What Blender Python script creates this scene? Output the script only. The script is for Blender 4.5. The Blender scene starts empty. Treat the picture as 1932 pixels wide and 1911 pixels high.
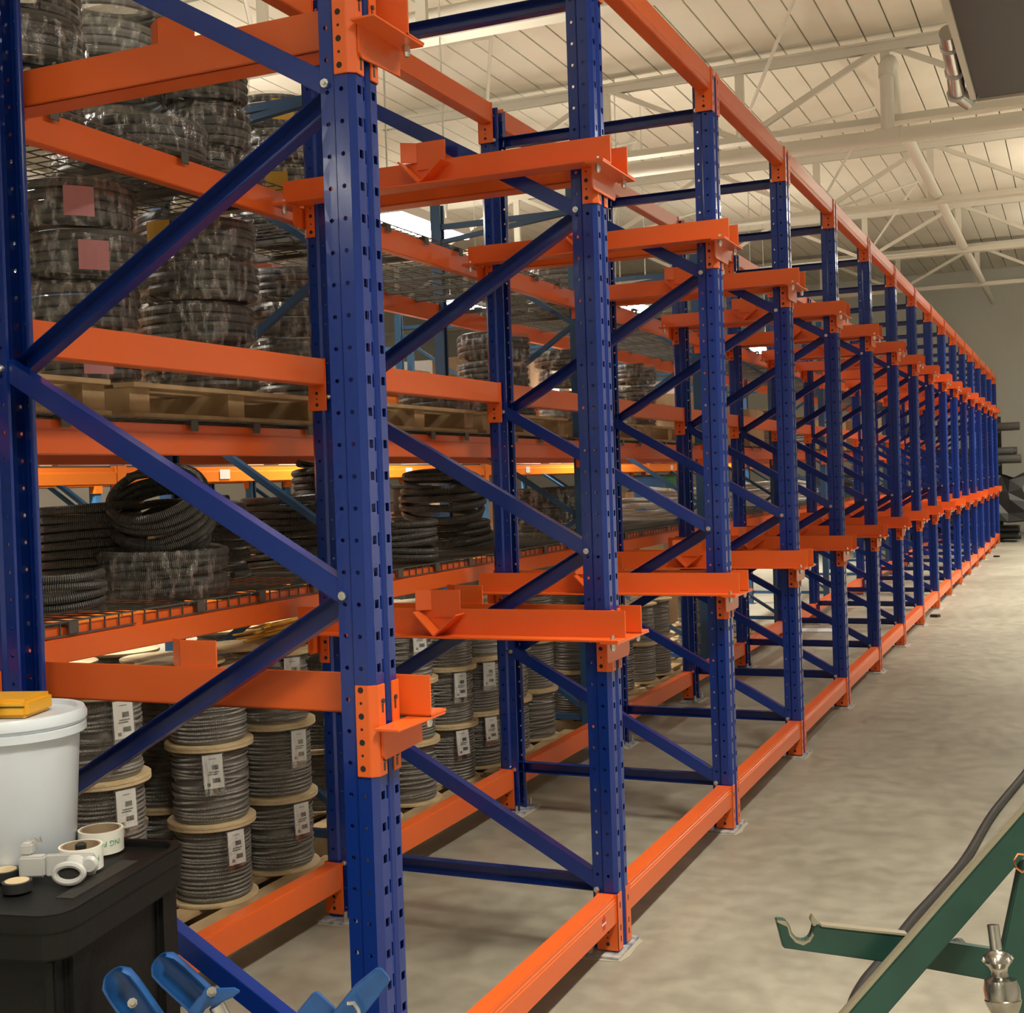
import bpy, bmesh, math, random
from mathutils import Vector, Matrix
R = random.Random(7)
PI = math.pi
scene = bpy.context.scene
COL = scene.collection

# ------------------------------------------------------------------ camera
CAM = Vector((1.60993, -2.58576, 1.69868))
YAW, PITCH, ROLL = 0.4033836, -0.0149203, -0.0319896
FPX, CX, CY = 2387.743, 1012.7257, 938.4298
FW = Vector((-math.sin(YAW)*math.cos(PITCH), math.cos(YAW)*math.cos(PITCH), math.sin(PITCH)))
RT = Vector((math.cos(YAW), math.sin(YAW), 0))
UP = RT.cross(FW)
cs, sn = math.cos(ROLL), math.sin(ROLL)
def ray(u, v):
    a, b = u-CX, v-CY
    return FW + RT*((a*cs+b*sn)/FPX) - UP*((-a*sn+b*cs)/FPX)
def at(u, v, x=None, y=None, z=None, d=None):
    r = ray(u, v)
    if d is not None: return CAM + r*d
    i, w = (0, x) if x is not None else (1, y) if y is not None else (2, z)
    return CAM + r*((w-CAM[i])/r[i])
cd = bpy.data.cameras.new('camera'); cam = bpy.data.objects.new('camera', cd); COL.objects.link(cam)
ri, ui = RT*cs + UP*sn, UP*cs - RT*sn
M = Matrix((ri, ui, -FW)).transposed().to_4x4(); M.translation = CAM
cam.matrix_world = M
cd.sensor_fit = 'HORIZONTAL'; cd.sensor_width = 36; cd.lens = FPX/1932*36
cd.shift_x = (966-CX)/1932; cd.shift_y = (CY-955.5)/1932
cd.clip_start = .05; cd.clip_end = 200
scene.camera = cam

# ------------------------------------------------------------------ world, exposure
w = bpy.data.worlds.new('world'); scene.world = w; w.use_nodes = True
w.node_tree.nodes['Background'].inputs[0].default_value = (.9, .85, .75, 1)
w.node_tree.nodes['Background'].inputs[1].default_value = .004
vs = scene.view_settings
vs.view_transform = 'Standard'; vs.look = 'None'; vs.gamma = 1; vs.use_curve_mapping = False
vs.exposure = 0.12
# ceiling fixtures: (x, y, z, watts).  They are built as lamps further down.
LAMPS_AISLE = [(2.2, -5.6, 5.2, 150), (2.2, -2.4, 5.2, 135), (2.2, 1.8, 5.2, 115), (3.6, 9.9, 5.2, 190), (2.4, 14.4, 5.2, 230), (2.4, 19.0, 5.2, 250), (2.4, 24, 5.2, 220), (-4.5, -7.3, 4.45, 130), (-.6, -8.6, 5.0, 110)]
LAMPS_BACK = [(-3.36, 6.75, 3.82, 170), (-3.46, 12.6, 3.82, 170), (-3.4, 19.2, 3.82, 170), (-5.25, 4.5, 3.9, 110), (-7.6, 9.2, 4.6, 200), (-7.6, 16.2, 4.6, 200), (-3.3, 1.6, 3.9, 120)]

# ------------------------------------------------------------------ materials
def mat(name, col, rough=.5, metal=0., coat=0., spec=.5, noise=None, bump=None):
    m = bpy.data.materials.new(name); m.use_nodes = True
    nt = m.node_tree; b = nt.nodes['Principled BSDF']
    b.inputs['Base Color'].default_value = (*col, 1); b.inputs['Roughness'].default_value = rough
    b.inputs['Metallic'].default_value = metal; b.inputs['Coat Weight'].default_value = coat
    b.inputs['Coat Roughness'].default_value = .12
    b.inputs['Specular IOR Level'].default_value = spec
    if noise or bump:
        tc = nt.nodes.new('ShaderNodeTexCoord')
    if noise:
        scale, c2, lo, hi = noise
        n = nt.nodes.new('ShaderNodeTexNoise'); n.inputs['Scale'].default_value = scale; n.inputs['Detail'].default_value = 6
        r = nt.nodes.new('ShaderNodeValToRGB')
        r.color_ramp.elements[0].position = lo; r.color_ramp.elements[1].position = hi
        r.color_ramp.elements[0].color = (*col, 1); r.color_ramp.elements[1].color = (*c2, 1)
        nt.links.new(tc.outputs['Object'], n.inputs['Vector']); nt.links.new(n.outputs['Fac'], r.inputs['Fac'])
        nt.links.new(r.outputs['Color'], b.inputs['Base Color'])
    if bump:
        scale, st = bump
        n = nt.nodes.new('ShaderNodeTexNoise'); n.inputs['Scale'].default_value = scale; n.inputs['Detail'].default_value = 4
        bp = nt.nodes.new('ShaderNodeBump'); bp.inputs['Strength'].default_value = st; bp.inputs['Distance'].default_value = .01
        nt.links.new(tc.outputs['Object'], n.inputs['Vector']); nt.links.new(n.outputs['Fac'], bp.inputs['Height'])
        nt.links.new(bp.outputs['Normal'], b.inputs['Normal'])
    return m
def ribbed(name, c1, c2, freq, rough, metal, strength):
    """tube material whose ribs follow the length of the tube (UV.x in metres)"""
    m = mat(name, c1, rough, metal); nt = m.node_tree; b = nt.nodes['Principled BSDF']
    uv = nt.nodes.new('ShaderNodeUVMap'); sx = nt.nodes.new('ShaderNodeSeparateXYZ')
    mu = nt.nodes.new('ShaderNodeMath'); mu.operation = 'MULTIPLY'; mu.inputs[1].default_value = freq*2*PI
    si = nt.nodes.new('ShaderNodeMath'); si.operation = 'SINE'
    mr = nt.nodes.new('ShaderNodeMapRange'); mr.inputs[1].default_value = -1; mr.inputs[2].default_value = 1
    mx = nt.nodes.new('ShaderNodeMix'); mx.data_type = 'RGBA'
    mx.inputs['A'].default_value = (*c1, 1); mx.inputs['B'].default_value = (*c2, 1)  # rib crests lighter, grooves darker: light and shade put into the colour
    bp = nt.nodes.new('ShaderNodeBump'); bp.inputs['Strength'].default_value = strength; bp.inputs['Distance'].default_value = .004
    L = nt.links.new
    L(uv.outputs[0], sx.inputs[0]); L(sx.outputs[0], mu.inputs[0]); L(mu.outputs[0], si.inputs[0]); L(si.outputs[0], mr.inputs[0])
    L(mr.outputs[0], mx.inputs['Factor']); L(mx.outputs['Result'], b.inputs['Base Color'])
    L(mr.outputs[0], bp.inputs['Height']); L(bp.outputs[0], b.inputs['Normal'])
    return m
def film(name, base=.10, amount=.5, scale=16):
    m = bpy.data.materials.new(name); m.use_nodes = True; nt = m.node_tree; nt.nodes.clear(); L = nt.links.new
    o = nt.nodes.new('ShaderNodeOutputMaterial'); mx = nt.nodes.new('ShaderNodeMixShader')
    t = nt.nodes.new('ShaderNodeBsdfTransparent'); g = nt.nodes.new('ShaderNodeBsdfGlossy')
    t.inputs[0].default_value = (.93, .93, .93, 1)
    g.inputs['Roughness'].default_value = .10; g.inputs[0].default_value = (.9, .9, .9, 1)
    tc = nt.nodes.new('ShaderNodeTexCoord'); mp = nt.nodes.new('ShaderNodeMapping'); mp.inputs['Scale'].default_value = (1, 1, .35)
    n = nt.nodes.new('ShaderNodeTexNoise'); n.inputs['Scale'].default_value = scale; n.inputs['Detail'].default_value = 5
    bp = nt.nodes.new('ShaderNodeBump'); bp.inputs['Strength'].default_value = .8; bp.inputs['Distance'].default_value = .03
    mr = nt.nodes.new('ShaderNodeMapRange'); mr.inputs[1].default_value = .46; mr.inputs[2].default_value = .72
    mr.inputs[3].default_value = base; mr.inputs[4].default_value = amount
    L(tc.outputs['Object'], mp.inputs[0]); L(mp.outputs[0], n.inputs['Vector']); L(n.outputs['Fac'], bp.inputs['Height']); L(bp.outputs[0], g.inputs['Normal'])
    L(n.outputs['Fac'], mr.inputs[0]); L(mr.outputs[0], mx.inputs[0]); L(t.outputs[0], mx.inputs[1]); L(g.outputs[0], mx.inputs[2]); L(mx.outputs[0], o.inputs[0])
    return m
def emis(name, col, s):
    m = bpy.data.materials.new(name); m.use_nodes = True; b = m.node_tree.nodes['Principled BSDF']
    b.inputs['Emission Color'].default_value = (*col, 1); b.inputs['Emission Strength'].default_value = s
    b.inputs['Base Color'].default_value = (.8, .8, .8, 1)
    return m
def floor_mat():
    m = mat('polished_concrete', (.3, .27, .22), .42); nt = m.node_tree; b = nt.nodes['Principled BSDF']; L = nt.links.new
    tc = nt.nodes.new('ShaderNodeTexCoord')
    def N(scale, det, dist=0.):
        n = nt.nodes.new('ShaderNodeTexNoise'); n.inputs['Scale'].default_value = scale; n.inputs['Detail'].default_value = det
        n.inputs['Distortion'].default_value = dist; L(tc.outputs['Object'], n.inputs['Vector']); return n
    a, c, d = N(.7, 10, .1), N(9, 12, .1), N(40, 3)
    r1 = nt.nodes.new('ShaderNodeValToRGB'); e = r1.color_ramp.elements
    e[0].position = .30; e[0].color = (.215, .200, .160, 1); e[1].position = .70; e[1].color = (.345, .328, .268, 1)
    r2 = nt.nodes.new('ShaderNodeValToRGB'); e = r2.color_ramp.elements
    e[0].position = .34; e[0].color = (.80, .79, .77, 1); e[1].position = .66; e[1].color = (1.08, 1.08, 1.07, 1)
    mx = nt.nodes.new('ShaderNodeMix'); mx.data_type = 'RGBA'; mx.blend_type = 'MULTIPLY'; mx.inputs['Factor'].default_value = .9
    L(a.outputs['Fac'], r1.inputs[0]); L(c.outputs['Fac'], r2.inputs[0]); L(r1.outputs[0], mx.inputs['A']); L(r2.outputs[0], mx.inputs['B'])
    L(mx.outputs['Result'], b.inputs['Base Color'])
    mr = nt.nodes.new('ShaderNodeMapRange'); mr.inputs[3].default_value = .30; mr.inputs[4].default_value = .58
    L(c.outputs['Fac'], mr.inputs[0]); L(mr.outputs[0], b.inputs['Roughness'])
    bp = nt.nodes.new('ShaderNodeBump'); bp.inputs['Strength'].default_value = .06; L(d.outputs['Fac'], bp.inputs['Height']); L(bp.outputs[0], b.inputs['Normal'])
    return m
MT = dict(
    blue=mat('blue_enamel', (.0035, .026, .21), .21, 0, .3),
    orange=mat('orange_enamel', (.76, .125, .018), .36, 0, .2),
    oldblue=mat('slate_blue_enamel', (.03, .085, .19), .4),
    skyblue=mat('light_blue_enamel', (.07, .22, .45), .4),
    amber=mat('yellow_orange_enamel', (.88, .24, .02), .4),
    steel=mat('zinc_steel', (.72, .72, .70), .28, 1),
    bright=mat('polished_steel', (.62, .60, .56), .2, 1, noise=(9, (.30, .27, .23), .45, .7)),
    wire=mat('galvanised_wire', (.13, .125, .115), .5, .5),
    concrete=floor_mat(),
    roof=mat('painted_roof_plank', (.74, .69, .58), .7, noise=(1.3, (.80, .75, .65), .35, .7)),
    truss=mat('painted_truss', (.72, .69, .61), .6),
    wall=mat('painted_wall', (.72, .73, .70), .7, noise=(.6, (.66, .67, .64), .4, .7)),
    dark=mat('shadow_gap', (.02, .018, .015), .9),
    wood=mat('pallet_wood', (.44, .31, .17), .75, noise=(7, (.30, .2, .1), .45, .75)),
    paleply=mat('plywood', (.62, .49, .30), .65, noise=(12, (.50, .37, .2), .4, .75)),
    card=mat('cardboard', (.42, .28, .16), .8, noise=(3, (.36, .24, .13), .4, .7)),
    cable=ribbed('armoured_cable', (.085, .081, .075), (.46, .44, .41), 230, .36, .6, .6),
    hose=ribbed('black_ribbed_hose', (.007, .007, .007), (.15, .145, .135), 150, .28, .15, .8),  # lighter second colour paints in the highlights on the ribs
    silverhose=ribbed('steel_ribbed_hose', (.26, .26, .25), (.80, .78, .74), 120, .34, .6, .6),
    conduit=mat('grey_conduit', (.075, .072, .068), .38, bump=(60, .1)),
    greycond=mat('pale_grey_conduit', (.26, .26, .25), .45),
    film=film('stretch_film', .045, .42, 40), clear=film('clear_bag', .10, .35, 12),
    paper=mat('white_tag', (.80, .79, .77), .5), ink=mat('printed_ink', (.10, .10, .10), .6),
    pink=mat('pink_paper', (.52, .22, .24), .6), yellowpaper=mat('yellow_paper', (.62, .36, .05), .6),
    yellow=mat('yellow_plastic', (.85, .42, .02), .35), rope=mat('yellow_strap', (.90, .50, .04), .5),
    blackp=mat('black_plastic', (.0045, .0045, .0045), .55, spec=.3, bump=(90, .12)), rubber=mat('black_rubber', (.018, .017, .017), .55),
    bucket=mat('white_plastic', (.66, .72, .80), .32), greyp=mat('grey_plastic', (.50, .50, .49), .38),
    tape=mat('white_tape', (.82, .81, .74), .35), kraft=mat('kraft_core', (.33, .24, .15), .8), green=mat('green_print', (.05, .33, .16), .5),
    felt=mat('black_tape', (.02, .02, .02), .45),
    toolblue=mat('tool_blue_paint', (.014, .085, .28), .36, 0, .1, noise=(9, (.006, .03, .10), .46, .7)),
    toolgreen=mat('worn_green_paint', (.012, .058, .043), .42, 0, .1, noise=(5, (.006, .026, .02), .42, .75)),
    edge=mat('pale_steel_edge', (.36, .33, .25), .4, .6), copper=mat('copper', (.75, .32, .14), .3, 1),  # paler tone for the edge strips and notch of the green stand
    chrome=mat('galvanised_duct', (.7, .7, .68), .22, 1), hvac=mat('dark_grey_metal', (.035, .036, .038), .4),
    red=mat('red_vinyl', (.55, .03, .02), .5), redspool=mat('red_wire', (.55, .05, .08), .5), bluewire=mat('blue_wire', (.04, .16, .42), .5), blackwire=mat('black_wire', (.02, .025, .025), .5),
    greenwire=mat('green_wire', (.02, .28, .12), .5),
    dusty=mat('dusty_plate', (.16, .18, .27), .8, noise=(25, (.42, .40, .36), .4, .6)),
    dust=mat('pale_dust', (.36, .335, .26), .9), lampwhite=mat('fixture_white', (.8, .8, .78), .4),
    glow=emis('lamp_glow', (1, .96, .88), 30),
)

# ------------------------------------------------------------------ mesh helpers
class MB:
    def __init__(s): s.v = []; s.f = []; s.uv = []; s.has_uv = False
    def add(s, vs, fs, uvs=None):
        o = len(s.v); s.v += [tuple(p) for p in vs]; s.f += [tuple(i+o for i in f) for f in fs]
        if uvs: s.uv += uvs; s.has_uv = True
        else: s.uv += [[(0, 0)]*len(f) for f in fs]
        return s
    def box(s, a, b):
        (x0, y0, z0), (x1, y1, z1) = a, b
        return s.add([(x0,y0,z0),(x1,y0,z0),(x1,y1,z0),(x0,y1,z0),(x0,y0,z1),(x1,y0,z1),(x1,y1,z1),(x0,y1,z1)],
                     [(3,2,1,0),(4,5,6,7),(0,1,5,4),(1,2,6,5),(2,3,7,6),(3,0,4,7)])
    def prism(s, poly, fn, t0, t1):
        """polygon of (a,b) extruded from t0 to t1, fn(a,b,t)->xyz"""
        n = len(poly)
        vs = [fn(a, b, t0) for a, b in poly] + [fn(a, b, t1) for a, b in poly]
        fs = [tuple(range(n-1, -1, -1)), tuple(range(n, 2*n))] + [(i, (i+1) % n, n+(i+1) % n, n+i) for i in range(n)]
        return s.add(vs, fs)
    def bar(s, a, b, ey, ez, up=(0, 0, 1)):
        """rectangular bar from a to b; half sizes given by ey (across), ez (along up)"""
        a, b = Vector(a), Vector(b); t = (b-a).normalized(); u = Vector(up); n = t.cross(u)
        if n.length < 1e-6: n = t.cross(Vector((1, 0, 0)))
        n.normalize(); u = n.cross(t)
        q = [(-1,-1),(1,-1),(1,1),(-1,1)]
        return s.add([a+n*ey*i+u*ez*j for i, j in q]+[b+n*ey*i+u*ez*j for i, j in q],
                     [(3,2,1,0),(4,5,6,7),(0,1,5,4),(1,2,6,5),(2,3,7,6),(3,0,4,7)])
    def tube(s, pts, r, n=8, closed=False, up=(0, 0, 1)):
        pts = [Vector(p) for p in pts]; m = len(pts); vs = []; U = 0; us = []
        for i, p in enumerate(pts):
            q0 = pts[(i-1) % m] if (closed or i) else p; q1 = pts[(i+1) % m] if (closed or i < m-1) else p
            t = (q1-q0).normalized(); u = Vector(up)
            a = t.cross(u)
            if a.length < 1e-3: a = t.cross(Vector((0, 1, .1)))
            a.normalize(); b = a.cross(t)
            rr = r[i] if isinstance(r, (list, tuple)) else r
            for k in range(n):
                th = 2*PI*k/n; vs.append(p+a*rr*math.cos(th)+b*rr*math.sin(th))
            us.append(U)
            U += (pts[(i+1) % m]-p).length
        us.append(U)
        fs = []; uv = []
        for i in range(m if closed else m-1):
            j = (i+1) % m
            for k in range(n):
                l = (k+1) % n
                fs.append((i*n+k, i*n+l, j*n+l, j*n+k)); u0, u1 = us[i], us[i+1]
                uv.append([(u0, k/n), (u0, (k+1)/n), (u1, (k+1)/n), (u1, k/n)])
        if not closed:
            fs += [tuple(range(n-1, -1, -1)), tuple((m-1)*n+k for k in range(n))]; uv += [[(0, 0)]*n, [(0, 0)]*n]
        return s.add(vs, fs, uv)
    def lathe(s, prof, n=24, origin=(0, 0, 0), ax=None):
        """profile of (r,h) turned about the axis; ax = (origin, direction)"""
        if ax is None: o, d = Vector(origin), Vector((0, 0, 1))
        else: o, d = Vector(ax[0]), Vector(ax[1]).normalized()
        a = d.cross(Vector((0, 1, 0)) if abs(d.y) < .9 else Vector((1, 0, 0))).normalized(); b = d.cross(a)
        vs = []; m = len(prof)
        for r, h in prof:
            for k in range(n):
                th = 2*PI*k/n; vs.append(o+d*h+a*r*math.cos(th)+b*r*math.sin(th))
        fs = [(i*n+k, i*n+(k+1) % n, (i+1)*n+(k+1) % n, (i+1)*n+k) for i in range(m-1) for k in range(n)]
        fs += [tuple(range(n-1, -1, -1)), tuple((m-1)*n+k for k in range(n))]
        return s.add(vs, fs)
    def mesh(s, name, m=None, smooth=False, bevel=0, weld=False):
        me = bpy.data.meshes.new(name); me.from_pydata(s.v, [], s.f)
        if s.has_uv:
            l = me.uv_layers.new(name='UVMap')
            flat = [c for f in s.uv for p in f for c in p]; l.data.foreach_set('uv', flat)
        bm = bmesh.new(); bm.from_mesh(me)
        if weld: bmesh.ops.remove_doubles(bm, verts=bm.verts, dist=1e-5)
        if bevel:
            es = [e for e in bm.edges if len(e.link_faces) == 2 and e.calc_face_angle(0) > .6]
            bmesh.ops.bevel(bm, geom=es, offset=bevel, segments=2, affect='EDGES', clamp_overlap=True)
        bmesh.ops.recalc_face_normals(bm, faces=bm.faces)
        if smooth:
            for f in bm.faces: f.smooth = True
            for e in bm.edges:
                if len(e.link_faces) == 2 and e.calc_face_angle(0) > .7: e.smooth = False
        bm.to_mesh(me); bm.free()
        if m: me.materials.append(MT[m])
        return me
def link(name, me, parent=None, loc=(0, 0, 0), rz=0., rot=None, scale=None):
    o = bpy.data.objects.new(name, me); COL.objects.link(o); o.parent = parent
    o.location = loc; o.rotation_euler = rot or (0, 0, rz)
    if scale: o.scale = scale
    return o
def tag(o, label, cat, group=None, kind=None):
    o['label'] = label; o['category'] = cat
    if group: o['group'] = group
    if kind: o['kind'] = kind
    return o
def thing(name, label, cat, loc=(0, 0, 0), rz=0., group=None):
    return tag(link(name, None, None, loc, rz), label, cat, group)
def copy_tree(o, parent=None):
    c = o.copy(); COL.objects.link(c); c.parent = parent
    for ch in list(o.children): copy_tree(ch, c)
    return c
def dup(o, loc, rz=0., label=None, group=None):
    c = copy_tree(o); c.location = loc; c.rotation_euler = (0, 0, rz)
    if label: c['label'] = label
    if group: c['group'] = group
    return c
def part(name, mb, m, parent, **k): return link(name, mb.mesh(name, m, **k), parent)
def boxpart(name, a, b, m, parent, **k): return part(name, MB().box(a, b), m, parent, **k)
def structure(name, me): o = link(name, me); o['kind'] = 'structure'; return o

# ------------------------------------------------------------------ room shell
X0, X1, Y0, Y1, ZC = -15., 6.5, -11., 31., 6.62
structure('floor', MB().box((X0, Y0, -.15), (X1, Y1, 0)).mesh('floor', 'concrete'))
structure('wall_back', MB().box((X0, Y1, 0), (X1, Y1+.2, ZC)).mesh('wall_back', 'wall'))
structure('wall_front', MB().box((X0, Y0-.2, 0), (X1, Y0, ZC)).mesh('wall_front', 'wall'))
structure('wall_left', MB().box((X0-.2, Y0, 0), (X0, Y1, ZC)).mesh('wall_left', 'wall'))
structure('wall_right', MB().box((X1, Y0, 0), (X1+.2, Y1, ZC)).mesh('wall_right', 'wall'))
ceil = structure('ceiling', MB().box((X0, Y0, ZC), (X1, Y1, ZC+.15)).mesh('ceiling', 'dark'))
PW, TY, TS = .305, 12.1, 4.77
tys = [TY+TS*k for k in range(-4, 4)]
plank = MB().box((-PW/2+.008, -TS/2+.01, 0), (PW/2-.008, TS/2-.01, .06)).mesh('roof_plank', 'roof', bevel=.004)
rest = MB(); edges = [Y0] + tys + [Y1]
nx = int((X1-X0)/PW)
for j in range(len(edges)-1):
    y0, y1 = edges[j], edges[j+1]
    for i in range(nx+1):
        x = .44 - PW/2 + PW*(i - int((.44-X0)/PW))
        if x-PW/2 < X0 or x+PW/2 > X1: continue
        if 2 < y0 < 16 and -6.8 < x < 2.3:
            link('roof_plank', plank, ceil, (x, (y0+y1)/2, ZC-.06))
        else: rest.box((x-PW/2+.008, y0+.01, ZC-.06), (x+PW/2-.008, y1-.01, ZC))
s_ = part('roof_planks', rest, 'roof', ceil); s_['kind'] = 'stuff'
# roof trusses
def truss():
    t = thing('roof_truss', 'off-white steel roof truss, first one along the row over the rack', 'truss', group='roof trusses')
    xa, xb, zt, zb = X0+.05, X1-.05, 6.45, 5.55
    for nm, z, h in (('top_chord', zt, .10), ('bottom_chord', zb, .075)):
        m = MB(); s = -1 if nm[0] == 't' else 1
        m.box((xa, -.09, z+s*h*.0-.012), (xb, .09, z+.012)); m.box((xa, -.045, z-h if s < 0 else z), (xb, -.03, z if s < 0 else z+h)); m.box((xa, .03, z-h if s < 0 else z), (xb, .045, z if s < 0 else z+h))
        part(nm, m, 'truss', t)
    x = -.25-1.66*8; k = 0
    post = MB().box((-.05, -.028, zb), (.05, .028, zt)).mesh('web_post', 'truss')
    dia = MB().bar((0, 0, zb+.03), (1.66, 0, zt-.03), .03, .03).mesh('web_diagonal', 'truss')
    dib = MB().bar((0, 0, zt-.03), (1.66, 0, zb+.03), .03, .03).mesh('web_diagonal', 'truss')
    while x < xb-.1:
        link('web_post', post, t, (x, 0, 0))
        if x+1.66 < xb: link('web_diagonal', dia if k % 2 else dib, t, (x, 0, 0))
        x += 1.66; k += 1
    return t
t0 = truss(); t0.location = (0, tys[1], 0)
for n_, y in enumerate(tys[2:]): dup(t0, (0, y, 0), 0, 'off-white steel roof truss, %s one along the row over the rack' % ['second', 'third', 'fourth', 'fifth', 'sixth', 'seventh', 'eighth'][n_])
ORDR = ['first', 'second', 'third', 'fourth']
# sway braces between trusses (thin diagonal rods)
rod = MB().tube([(0, .12, 5.6), (1.2, 2.385, 6.4), (0, 4.65, 5.6)], .022, 6).mesh('sway_rod', 'truss')
for k, y in enumerate(tys[2:6]):
    for x in (-1.9, -5.2):
        tag(link('sway_rod', rod, None, (x, y, 0)), 'thin white sway rod in the %s roof bay, %s run' % (ORDR[k], 'aisle-side' if x > -3 else 'far-side'), 'rod', 'sway rods')
# pipes
def pipe(name, pts, r, label, m='truss'):
    o = link(name, MB().tube(pts, r, 14).mesh(name, m, smooth=True)); return tag(o, label, 'pipe')
pipe('ceiling_pipe', [(X0+.1, TY-.16, 5.36), (X1-.1, TY-.16, 5.36)], .085, 'thick white pipe slung under a roof truss')
sp = thing('standpipe', 'short white upright pipe with elbow above the thick ceiling pipe', 'pipe', (-.22, TY-.16, 5.36))
part('pipe_riser', MB().tube([(0, 0, .0), (0, 0, .72)], .075, 14, up=(0, 1, 0)), 'truss', sp, smooth=True)
part('elbow', MB().tube([(0, 0, .66), (0, .02, .78), (.02, .10, .84), (.02, .2, .84)], .09, 14, up=(1, 0, 0)), 'truss', sp, smooth=True)
part('tee_collar', MB().tube([(-.13, 0, 0), (.13, 0, 0)], .10, 14), 'truss', sp, smooth=True)
part('run', MB().tube([(.02, .2, .84), (.05, .6, .3), (.05, 18.5, .3)], .07, 12), 'truss', sp, smooth=True)
pipe('sprinkler_pipe', [(X0+.1, 7.6, 5.9), (X1-.1, 7.6, 5.9)], .045, 'slim white sprinkler pipe crossing near the dark heater unit')
# dark heater unit hung beside the aisle
hv = thing('heater_unit', 'dark grey suspended heater unit with pale edge trim and round steel duct', 'heater', (.86, 4.6, 5.0))
boxpart('casing', (0, 0, 0), (2.2, 5.0, .42), 'hvac', hv, bevel=.02)
boxpart('edge_trim', (-.05, 0, -.02), (0, 5.0, .05), 'truss', hv)
boxpart('edge_trim', (-.05, 5.0, -.02), (2.2, 5.05, .05), 'truss', hv)
dp = [(-.16, 4.1, .35), (-.16, 4.3, .3), (-.16, 4.72, .2), (-.16, 4.9, .05), (-.05, 5.0, -.02)]
part('flexible_duct', MB().tube(dp, [.075, .08, .075, .08, .075], 14), 'chrome', hv, smooth=True)
for i, q in enumerate(dp[1:4]): part('duct_clamp', MB().tube([Vector(q)-Vector((0, .02, -.01)), Vector(q)+Vector((0, .02, -.01))], +.088, 14), 'greyp', hv, smooth=True)
for x in (.3, 1.9):
    for y in (.4, 4.6): boxpart('hanger_rod', (x-.01, y-.01, .42), (x+.01, y+.01, 1.56), 'steel', hv)

# lamps
diff = MB().box((-.16, -.62, -.012), (.16, .62, 0)).mesh('diffuser', 'glow')
hous = MB().prism([(-.2, -.01), (.2, -.01), (.15, .09), (-.15, .09)], lambda a, b, t: (a, t, b), -.64, .64).mesh('housing', 'lampwhite')
def lamp(x, y, z, watts, label, group):
    t = thing('high_bay_light', label, 'lamp', (x, y, z), 0, group)
    link('housing', hous, t); link('diffuser', diff, t, (0, 0, -.01))
    for yy in (-.5, .5): boxpart('suspension_chain', (-.006, yy-.006, .09), (.006, yy+.006, ZC-.075-z), 'steel', t)
    ld = bpy.data.lights.new('high_bay', 'AREA'); ld.shape = 'RECTANGLE'; ld.size = .32; ld.size_y = 1.24; ld.energy = watts
    ld.color = (1, .92, .76); ld.spread = math.radians(108); lo = link('light', ld, t, (0, 0, -.03))
    lu = ld.copy(); lu.energy = watts*.25; lu.spread = PI; lu.size = .24; link('uplight', lu, t, (0, 0, .10), rot=(PI, 0, 0))
for n_, q in enumerate(LAMPS_AISLE): lamp(*q, 'white linear high-bay light hung over the open aisle, %s along' % ['first', 'second', 'third', 'fourth', 'fifth', 'sixth', 'seventh', 'eighth', 'ninth'][n_], 'aisle lights')
for n_, q in enumerate(LAMPS_BACK): lamp(*q, 'glowing linear high-bay light hung beyond the shelving, %s along' % ['first', 'second', 'third', 'fourth', 'fifth', 'sixth', 'seventh', 'eighth', 'ninth'][n_], 'lights beyond the shelving')

# ------------------------------------------------------------------ drive-in rack
ORDN = ['first', 'second', 'third', 'fourth', 'fifth', 'sixth', 'seventh', 'eighth', 'ninth', 'tenth', 'eleventh', 'twelfth', 'thirteenth', 'fourteenth', 'fifteenth', 'sixteenth', 'seventeenth']
S, NF, HP, YC = 1.62727, 17, 3.62, .048       # frame pitch, frames, post height, post centre offset
PITCH_H = .0758
def cell(mb, p0, p1, z0, z1, hole):
    """strip cell between two profile points with a hole (8 points in cell uv, centred)"""
    (xa, ya), (xb, yb) = p0, p1; W = math.hypot(xb-xa, yb-ya); H = z1-z0
    g = lambda u, v: (xa+(xb-xa)*u/W, ya+(yb-ya)*u/W, z0+v)
    out = [(0, 0), (W/2, 0), (W, 0), (W, H/2), (W, H), (W/2, H), (0, H), (0, H/2)]
    inn = [(W/2+a, H/2+b) for a, b in hole]
    mb.add([g(*q) for q in out]+[g(*q) for q in inn], [(i, (i+1) % 8, 8+(i+1) % 8, 8+i) for i in range(8)])
def hrect(w, h): return [(-w/2, -h/2), (0, -h/2), (w/2, -h/2), (w/2, 0), (w/2, h/2), (0, h/2), (-w/2, h/2), (-w/2, 0)]
def hround(r): return [(r*math.cos(a), r*math.sin(a)) for a in [math.radians(225+45*k) for k in range(8)]]
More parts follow.
